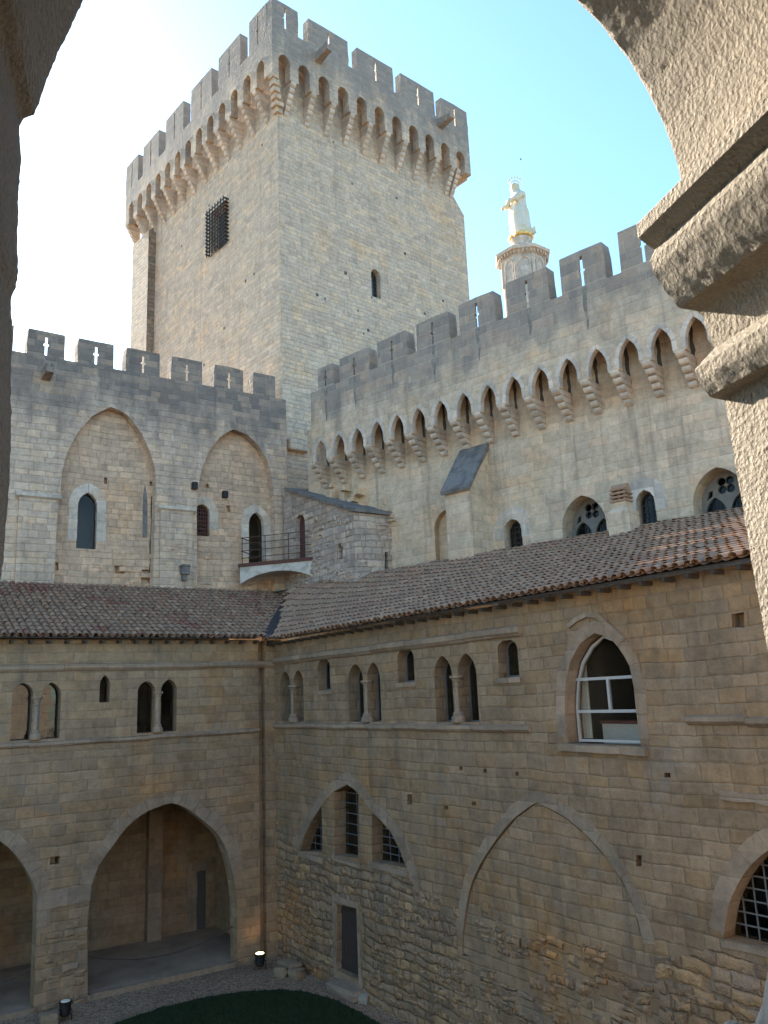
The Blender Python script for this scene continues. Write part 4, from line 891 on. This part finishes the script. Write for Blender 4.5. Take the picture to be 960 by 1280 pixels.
for x0, x1 in ((158, 177), (179, 204), (207.5, 235), (239, 271), (273, 307), (311, 332)):
    y0 = 210 - (x0 - 158) * 1.24; a = TL.hit(x0, y0, PO)[0]; b = TL.hit(x1 - (x1 - x0) * .2, y0 - (x1 - x0) * 1.0, PO)[0]
    if x1 == 332: b = -.34
    merlon(TL, min(a, b), max(a, b), 39.85, zm, PO, PO - .45, M['tw'], TW, True, .05)
for k, (a, b) in enumerate(((-.8, .78), (1.38, 3.97), (4.55, 7.1), (7.64, 10.22), (10.76, WR + .8))): merlon(TR, a, b, zc, zm, PO, PO - .45, M['tw'], TW, True, .05)
F3 = Frame(TR.pt(WR + .8, 0, .8), -40.85)
for k in range(7): merlon(F3, .8 + k * 2.3, 2.6 + k * 2.3, zc, zm, .2, -.2, M['tw'], TW, True, .05)
F4 = Frame(TL.pt(WL + .8, 0, .8), 49.15)
for k in range(5): merlon(F4, 1.0 + k * 2.4, 2.8 + k * 2.4, zc, zm, .2, -.2, M['tw'], TW, True, .05)
u, z = TR.hit(397, 75, PO); gargoyle(TR, u, z, PO, 1.0, TW, M['tw'], .2)
u, z = TR.hit(550, 157, PO); gargoyle(TR, u, z, PO, 1.0, TW, M['tw'], .2)
# buttress at the far left edge of the tower and at its right edge
mb = MB(); zb = 36.5
mb.hexa([TL.pt(13.4, 11, .0), TL.pt(WL + .25, 11, 0), TL.pt(WL + .25, 11, .47), TL.pt(13.4, 11, .47), TL.pt(13.4, zb, 0), TL.pt(WL + .25, zb, 0), TL.pt(WL + .25, zb - .4, .47), TL.pt(13.4, zb - .4, .47)])
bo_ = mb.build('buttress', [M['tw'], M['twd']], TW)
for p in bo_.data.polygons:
    if Vector(p.normal).dot(Vector(-TL.u)) > .8: p.material_index = 1  # this one side face takes the darker tower stone
FR3 = Frame(TR.pt(WR, 0, 0), -40.85 + 180)
mb = MB(); mb.hexa([TR.pt(WR - .001, 11, -.25), TR.pt(WR + 1.1, 11, -.25), TR.pt(WR + 1.1, 11, -2), TR.pt(WR, 11, -2), TR.pt(WR, 36.9, -.25), TR.pt(WR + 1.1, 35.6, -.25), TR.pt(WR + 1.1, 35.6, -2), TR.pt(WR, 36.9, -2)]); mb.build('side_buttress', M['tw'], TW)
u, z = TR.hit(366, 553); mb = MB()
mb.box(TR, .2, 1.2, 18.9, 19.4, .35, -.05); mb.build('stone_bracket', M['tw'], TW)

# ---------------------------------------------------------------- bell tower with the gilded statue
dr_ = ray(653, 321); hd = np.hypot(dr_[0], dr_[1]); BC = CAM + dr_ / hd * 72.0
bz = BC[2]                                             # cornice top level
BT = thing('bell_tower', (BC[0], BC[1], 11), 'pale octagonal bell tower with arched top stage behind the right battlements', 'tower')
mb = MB(); r = 2.1
mb.lathe((BC[0], BC[1], 0), [(r, 8), (r, bz - .75), (r * 1.03, bz - .72), (r * 1.03, bz - .62), (r, bz - .6)], 8, phase=.35)
mb.build('shaft', M['dressL'], BT, smooth=0)
mb = MB(); mb.lathe((BC[0], BC[1], 0), [(r * 1.05, bz - .6), (r * 1.12, bz - .42), (r * 1.24, bz - .38), (r * 1.27, bz - .1), (r * 1.2, bz), (r * .7, bz + .18), (r * .7, bz + .3)], 8, phase=.35)
for k in range(40):
    a = 2 * math.pi * k / 40; p = (BC[0] + 2.28 * math.cos(a), BC[1] + 2.28 * math.sin(a))
    mb.tube([(p[0], p[1], bz - .72), (p[0], p[1], bz - .42)], [.06, .11], 5)
mb.build('cornice', M['dressL'], BT, smooth=0)
ap = r * math.cos(math.pi / 8)
mb = MB(); md = MB()
for k in range(8):
    a = 2 * math.pi * (k + .35 + .5) / 8; c = np.array([BC[0] + ap * math.cos(a), BC[1] + ap * math.sin(a), 0]); n_ = np.array([math.cos(a), math.sin(a), 0]); f_ = Frame(c, 0); f_.n = n_; f_.u = np.array([-n_[1], n_[0], 0])
    ring(mb, f_, [(.42, bz - 3.2)] + arch(-.42, .42, bz - 1.55, bz - 1.1) + [(-.42, bz - 3.2)], .14, .08, -.05, .3)
    md.prism(f_, lancet(-.415, .415, bz - 3.2, bz - 1.55, bz - 1.1), .012, -.02)
    mb.tube([f_.pt(.75, bz - 3.4, .03), f_.pt(.75, bz - .6, .03)], .1, 6)
mb.build('blind_arch', M['dressL'], BT); md.build('arch_recess', M['dressL'], BT)
mb = MB(); mb.lathe((BC[0], BC[1], 0), [(1.25, bz + .28), (1.25, bz + .5), (1.0, bz + .6), (.95, bz + .85), (.9, bz + 1.2), (1.05, bz + 1.55), (1.0, bz + 1.7), (.4, bz + 1.8)], 20); mb.build('pedestal', M['dressL'], BT)
ST = thing('statue', (BC[0], BC[1], bz + 1.75), 'pale gilded robed statue with star crown and open arms on top of the bell tower', 'statue')
# robed figure grown from a skeleton, facing left in the picture
fx = -np.array([RI[0], RI[1], 0]) * .92 - np.array([FW[0], FW[1], 0]) * .38; fx /= np.linalg.norm(fx); sx = np.cross([0, 0, 1], fx)
b0 = np.array([BC[0], BC[1], bz + 1.72])
def P(f, s_, z): return tuple(b0 + 1.3 * (fx * f + sx * s_ + np.array([0, 0, z])))
sk = [(P(0, 0, .1), .78), (P(-.02, 0, .8), .72), (P(0, 0, 1.6), .62), (P(.02, 0, 2.4), .54), (P(0, 0, 3.0), .5), (P(.0, 0, 3.5), .48), (P(.06, 0, 3.85), .22), (P(.16, 0, 4.15), .3), (P(.2, 0, 4.4), .27),
      (P(.1, .45, 3.4), .26), (P(.45, .55, 3.0), .22), (P(.85, .5, 2.75), .14), (P(1.15, .48, 2.6), .09),
      (P(.1, -.45, 3.4), .26), (P(.45, -.55, 3.0), .22), (P(.85, -.5, 2.72), .14), (P(1.1, -.45, 2.5), .09), (P(-.35, 0, .35), .6), (P(-.55, .1, .1), .4)]
ed = [(0, 1), (1, 2), (2, 3), (3, 4), (4, 5), (5, 6), (6, 7), (7, 8), (5, 9), (9, 10), (10, 11), (11, 12), (5, 13), (13, 14), (14, 15), (15, 16), (1, 17), (17, 18)]
def skin(name, sk, ed, mat, par, root=2, sub=2):
    b = base_of(par); me = bpy.data.meshes.new(name); me.from_pydata([tuple(np.array(p) - b) for p, r_ in sk], ed, [])
    o = bpy.data.objects.new(name, me); COL.objects.link(o); o.modifiers.new('s', 'SKIN')
    for i, (p, r_) in enumerate(sk): me.skin_vertices[0].data[i].radius = (r_ * 1.6, r_ * 1.6); me.skin_vertices[0].data[i].use_root = (i == root)
    m_ = o.modifiers.new('d', 'SUBSURF'); m_.levels = m_.render_levels = sub
    dg = bpy.context.evaluated_depsgraph_get(); ev = o.evaluated_get(dg); m2 = bpy.data.meshes.new_from_object(ev); bpy.data.objects.remove(o)
    m2.name = name
    for v in m2.vertices:
        n_ = noise.noise(Vector((v.co.x * 4.5, v.co.y * 4.5, v.co.z * .45))); v.co += v.normal * n_ * .16
    m2.polygons.foreach_set('use_smooth', [True] * len(m2.polygons)); m2.materials.clear(); m2.materials.append(mat)
    o = bpy.data.objects.new(name, m2); COL.objects.link(o); o.parent = par; return o
skin('figure', sk, ed, M['gild_white'], ST)
mb = MB(); c = P(.14, 0, 4.62)
mb.tube([P(.14 + .3 * math.cos(a), .3 * math.sin(a), 4.55) for a in [2 * math.pi * i / 20 for i in range(21)]], .04, 6)
mb.tube([P(.14 + .42 * math.cos(a), .42 * math.sin(a), 4.75) for a in [2 * math.pi * i / 20 for i in range(21)]], .02, 5)
for i in range(12):
    a = 2 * math.pi * i / 12; q = P(.14 + .45 * math.cos(a), .45 * math.sin(a), 4.78); mb.tube([np.array(q) - (0, 0, .09), np.array(q), np.array(q) + (0, 0, .09)], [.01, .075, .01], 5)
    mb.tube([P(.14 + .3 * math.cos(a), .3 * math.sin(a), 4.55), q], .015, 4)
mb.build('star_crown', M['gild_white'], ST)
mb = MB(); 
for i in range(14):
    a = math.pi * (.2 + 1.9 * i / 14); mb.lathe(P(.72 * math.cos(a), .72 * math.sin(a), .0), [(.05, 0), (.26, .08), (.28, .22), (.12, .38), (.02, .4)], 8)
mb.lathe(P(0, 0, -.1), [(.7, 0), (.92, .06), (.9, .2), (.7, .28)], 20); mb.build('gilt_hem', M['gold'], ST)
mb = MB(); mb.tube([P(-.62, .1, .3), P(-.62, .1, 3.2), P(-.5, .1, 6.3), P(-.5, .1, 6.6)], [.05, .03, .012, .008], 5); mb.lathe(P(-.5, .1, 6.55), [(.01, 0), (.07, .05), (.07, .15), (.01, .2)], 6); mb.build('lightning_rod', M['iron'], ST)

# ---------------------------------------------------------------- small things in the courtyard
def flood(px, py, lit, label):
    p = onz(px, py, GZ); o = thing('floodlight', p, label, 'floodlight', 'ground floodlights in the courtyard')
    tw = np.array([0., 0., 0.]) + p
    mb = MB(); mb.lathe((p[0], p[1], p[2] + .1), [(.10, 0), (.14, .04), (.15, .3), (.17, .32), (.17, .36), (.13, .362)], 16); mb.build('housing', M['iron'], o)
    mb = MB(); mb.lathe((p[0], p[1], p[2] + .463), [(.128, 0), (.12, .012), (.0, .018)], 16); mb.build('lens', plain('lamp_lens_lit' if lit else 'lamp_lens', (.9, .8, .6), .3, emit=((1, .72, .3), 4.) if lit else None), o)
    mb = MB(); mb.tube([(p[0] - .18, p[1], p[2]), (p[0] - .18, p[1], p[2] + .25), (p[0] + .18, p[1], p[2] + .25), (p[0] + .18, p[1], p[2])], .018, 6); mb.build('bracket', M['iron'], o)
    if lit:
        l = bpy.data.lights.new('lamp_glow', 'SPOT'); l.energy = 3.5; l.color = (1, .62, .25); l.spot_size = rad(52); l.spot_blend = .8; l.shadow_soft_size = .08
        lo = bpy.data.objects.new('lamp_glow', l); COL.objects.link(lo); lo.parent = o; lo.location = (0, 0, .5)
        d = Vector(L.pt(.85, .85, -.02) - (p + np.array([0, 0, .5]))); lo.rotation_euler = (-d).to_track_quat('Z', 'Y').to_euler()
flood(325, 1212, True, 'small black floodlight with its lamp lit at the foot of the corner pier')
flood(81, 1275, False, 'small black unlit floodlight standing at the foot of the arcade pier')
def rock(px, py, sx_, sy_, sz_, rot, label, mat, seed, z=GZ):
    p = onz(px, py, z); bm = bmesh.new(); bmesh.ops.create_cube(bm, size=1); bmesh.ops.subdivide_edges(bm, edges=bm.edges, cuts=5, use_grid_fill=True)
    for v in bm.verts:
        c = v.co.copy(); s_ = c.normalized() * .62; c = c.lerp(s_, .38)
        c += Vector((1, 1, 1)) * .10 * noise.noise(c * 2.3 + Vector((seed, 0, 0))) + c.normalized() * .07 * noise.noise(c * 5 + Vector((0, seed, 0)))
        v.co = Vector((c.x * sx_, c.y * sy_, (c.z + .42) * sz_))
    bm.transform(Matrix.Rotation(rot, 4, 'Z'))
    mb = MB(); mb.add([Vector(p) + v.co for v in bm.verts], [tuple(v.index for v in f.verts) for f in bm.faces]); bm.free()
    tag(mb.build('stone_block', mat, None, None, p, smooth=50), label, 'stone')
rot_ = math.atan2(R.u[1], R.u[0])
rk = plain('loose_limestone', (.25, .18, .11), .9, 0, .6, 9, .3)
rock(362, 1215, .7, .42, .34, rot_, 'long loose stone block lying highest against the wall in the corner', rk, 1)
rock(351, 1221, .42, .2, .3, rot_ + .5, 'tilted narrow stone leaning left of the loose blocks in the corner', rk, 2)
rock(371, 1222, .4, .36, .26, rot_ + .2, 'squat loose stone block in front of the corner stones', rk, 3)
rock(435, 1244, 1.45, .6, .3, rot_ + .05, 'long flat brown stone step below the dark plank door', plain('brown_step_stone', (.26, .19, .125), .9, 0, .6, 7, .3), 4)
rock(456, 1253, .34, .3, .24, rot_ + .4, 'small whitish rounded stone beside the flat doorstep', plain('white_stone', (.30, .26, .2), .85, 0, .4, 12, .2), 5)
rock(62, 1280, .45, .35, .3, .3, 'pale rounded stone beside the unlit floodlight at the arcade pier', rk, 6)
def rope(u0, u1, z0, z1, sag, label):
    pts = [L.pt(u0 + (u1 - u0) * i / 20, z0 + (z1 - z0) * i / 20 - sag * 4 * (i / 20) * (1 - i / 20), -.3) for i in range(21)]
    mb = MB(); mb.tube(pts, .017, 6); tag(mb.build('rope_barrier', plain('dark_rope', (.07, .045, .035), .8), None, None, pts[0]), label, 'rope', 'rope barriers across the arcade arches')
rope(1.44, 6.0, 1.0, 1.0, .42, 'dark rope sagging across the full arcade arch nearest the corner')
rope(7.5, 11.9, 1.0, 1.0, .42, 'dark rope sagging across the arcade arch cut by the left edge')

# ---------------------------------------------------------------- the near window the picture is taken through
DW = 1.1; W = Frame((DW * math.sin(rad(-15)), DW * math.cos(rad(-15))), 75)
NW = thing('window_wall', W.pt(.34, 6.4, -.2), 'near stone window opening with moulded capital framing the view of the courtyard', 'wall')
left = [(0, 905), (0, 780), (3, 740), (7, 700), (12, 640), (16, 560), (18, 430), (16, 376), (22, 366), (24, 345), (23.5, 300), (25, 260), (28, 205), (26, 165), (31, 156), (44, 151), (51, 138), (58, 112), (74, 75), (92, 38), (112, -5)]
right = [(708, -3), (745, 35), (780, 77), (805, 117), (825, 160), (840, 205), (846, 232), (790, 287), (792, 303), (812, 318), (806, 333), (810, 346), (828, 372), (843, 390), (866, 394), (872, 402), (880, 424), (886, 440), (862, 466), (866, 480), (880, 499), (899, 503), (905, 540), (917, 610), (930, 690), (945, 775), (960, 866)]
lp = W.px(left); rp = W.px(right)
zsl = 7.5
prof = [(lp[0][0] + .0, zsl)] + lp
al, ar = lp[-1], rp[0]
um = (al[0] + ar[0]) / 2 + .0; zA_ = 9.45
prof += [(al[0] + (um - al[0]) * t_, al[1] + (zA_ - al[1]) * (1 - (1 - t_) ** 1.7)) for t_ in (.25, .5, .75)] + [(um, zA_)] + [(um + (ar[0] - um) * t_, ar[1] + (zA_ - ar[1]) * (1 - t_ ** 1.7)) for t_ in (.25, .5, .75)]
prof += rp + [(rp[-1][0] + .02, 7.7), (rp[-1][0] + .02, zsl)]
fine = resample(prof + [prof[0]], .006)[:-1]
cen = (.34, 8.3); NS = 66; DEP = .46
vs = []; N = len(fine)
for j in range(NS + 1):
    d = DEP * j / NS
    for (u, z) in fine:
        p = Vector(W.pt(u, z, d)); q = p * 1.0
        r_ = noise.noise(q * 6) * .0028 + noise.noise(q * 30) * .0012 + noise.noise(q * 80) * .0012 + noise.noise(q * 150) * .0013
        if j == 0 or j == NS: pass
        bev = max(0, .014 - d) + max(0, d - DEP + .014)
        k = Vector((u - cen[0], z - cen[1])).normalized() * (r_ + bev)
        vs.append(W.pt(u + k.x, z + k.y, d))
fs = [(j * N + i, j * N + (i + 1) % N, (j + 1) * N + (i + 1) % N, (j + 1) * N + i) for j in range(NS) for i in range(N)]
t = NT('rough_window_stone'); pos = t.n('ShaderNodeNewGeometry').outputs['Position']
n1 = t.noise(pos, 105, 5, .7); n2 = t.noise(pos, 5, 4, .6); n3 = t.noise(pos, 260, 3, .6)
vo = t.n('ShaderNodeTexVoronoi'); vo.inputs['Scale'].default_value = 120; vo.inputs['Randomness'].default_value = 1; t.l(pos, vo.inputs[0])
col = t.mix(n2, (.46, .38, .285), (.56, .475, .37)); kk = t.math('MULTIPLY_ADD', n1, .7, .65); col = t.mix(1., col, t.comb(kk, kk, kk), 'MULTIPLY')
hh = t.math('ADD', t.math('MULTIPLY', n1, 1.), t.math('ADD', t.math('MULTIPLY', vo.outputs['Distance'], .5), t.math('MULTIPLY', n3, .3)))
M['near'] = t.fin(col, .95, t.bump(hh, 1., .022), .1)
mb = MB(); mb.add(vs, fs); mb.build('window_jamb', M['near'], NW, 'rough hewn jambs, arch and capital')
hole = prof[::6] if False else [(u + (u - cen[0]) * .02, z + (z - cen[1]) * .02) for u, z in prof]
mb = MB(); mb.wall(W, [(-9, -.3), (13.2, -.3), (13.2, 11.5), (-9, 11.5)], [hole], .004, .455); mb.build('wall', M['dressL'], NW)
mb = MB()
mb.box(W, -3, 5, 6.2, 6.4, .47, 4.0); mb.box(W, -3, 5, 10.6, 10.8, .47, 4.0); mb.box(W, -3, 5, 6.4, 10.6, 3.8, 4.0); mb.box(W, -3.2, -3, 6.2, 10.8, .47, 4.0); mb.box(W, 5, 5.2, 6.2, 10.8, .47, 4.0); mb.build('gallery_shell', M['room'], NW)
# crumpled cloth on the sill, bottom right
(cu, cz_) = W.hit(945, 1275, .1)
vs = []; fs = []; nx, ny = 40, 24
for j in range(ny + 1):
    for i in range(nx + 1):
        a = i / nx; b = j / ny; u = cu - .035 + .3 * a; d = .02 + .25 * b
        hgt = max(0, math.sin(math.pi * min(a * 1.02, 1)) ** .5 * math.sin(math.pi * b) ** .5)
        hgt = hgt * (.16 + .06 * math.sin(17 * a + 9 * b) + .022 * math.sin(31 * a - 17 * b)) + .004
        vs.append(W.pt(u, zsl + hgt, d))
for j in range(ny):
    for i in range(nx): k = j * (nx + 1) + i; fs.append((k, k + 1, k + nx + 2, k + nx + 1))
mb = MB(); mb.add(vs, fs); tag(mb.build('cloth', plain('blue_grey_cloth', (.03, .036, .042), .95, 0, .3, 40, .15, .05), None, None, W.pt(cu + .05, zsl, .12), smooth=80), 'crumpled blue grey cloth lying on the near window sill', 'cloth')
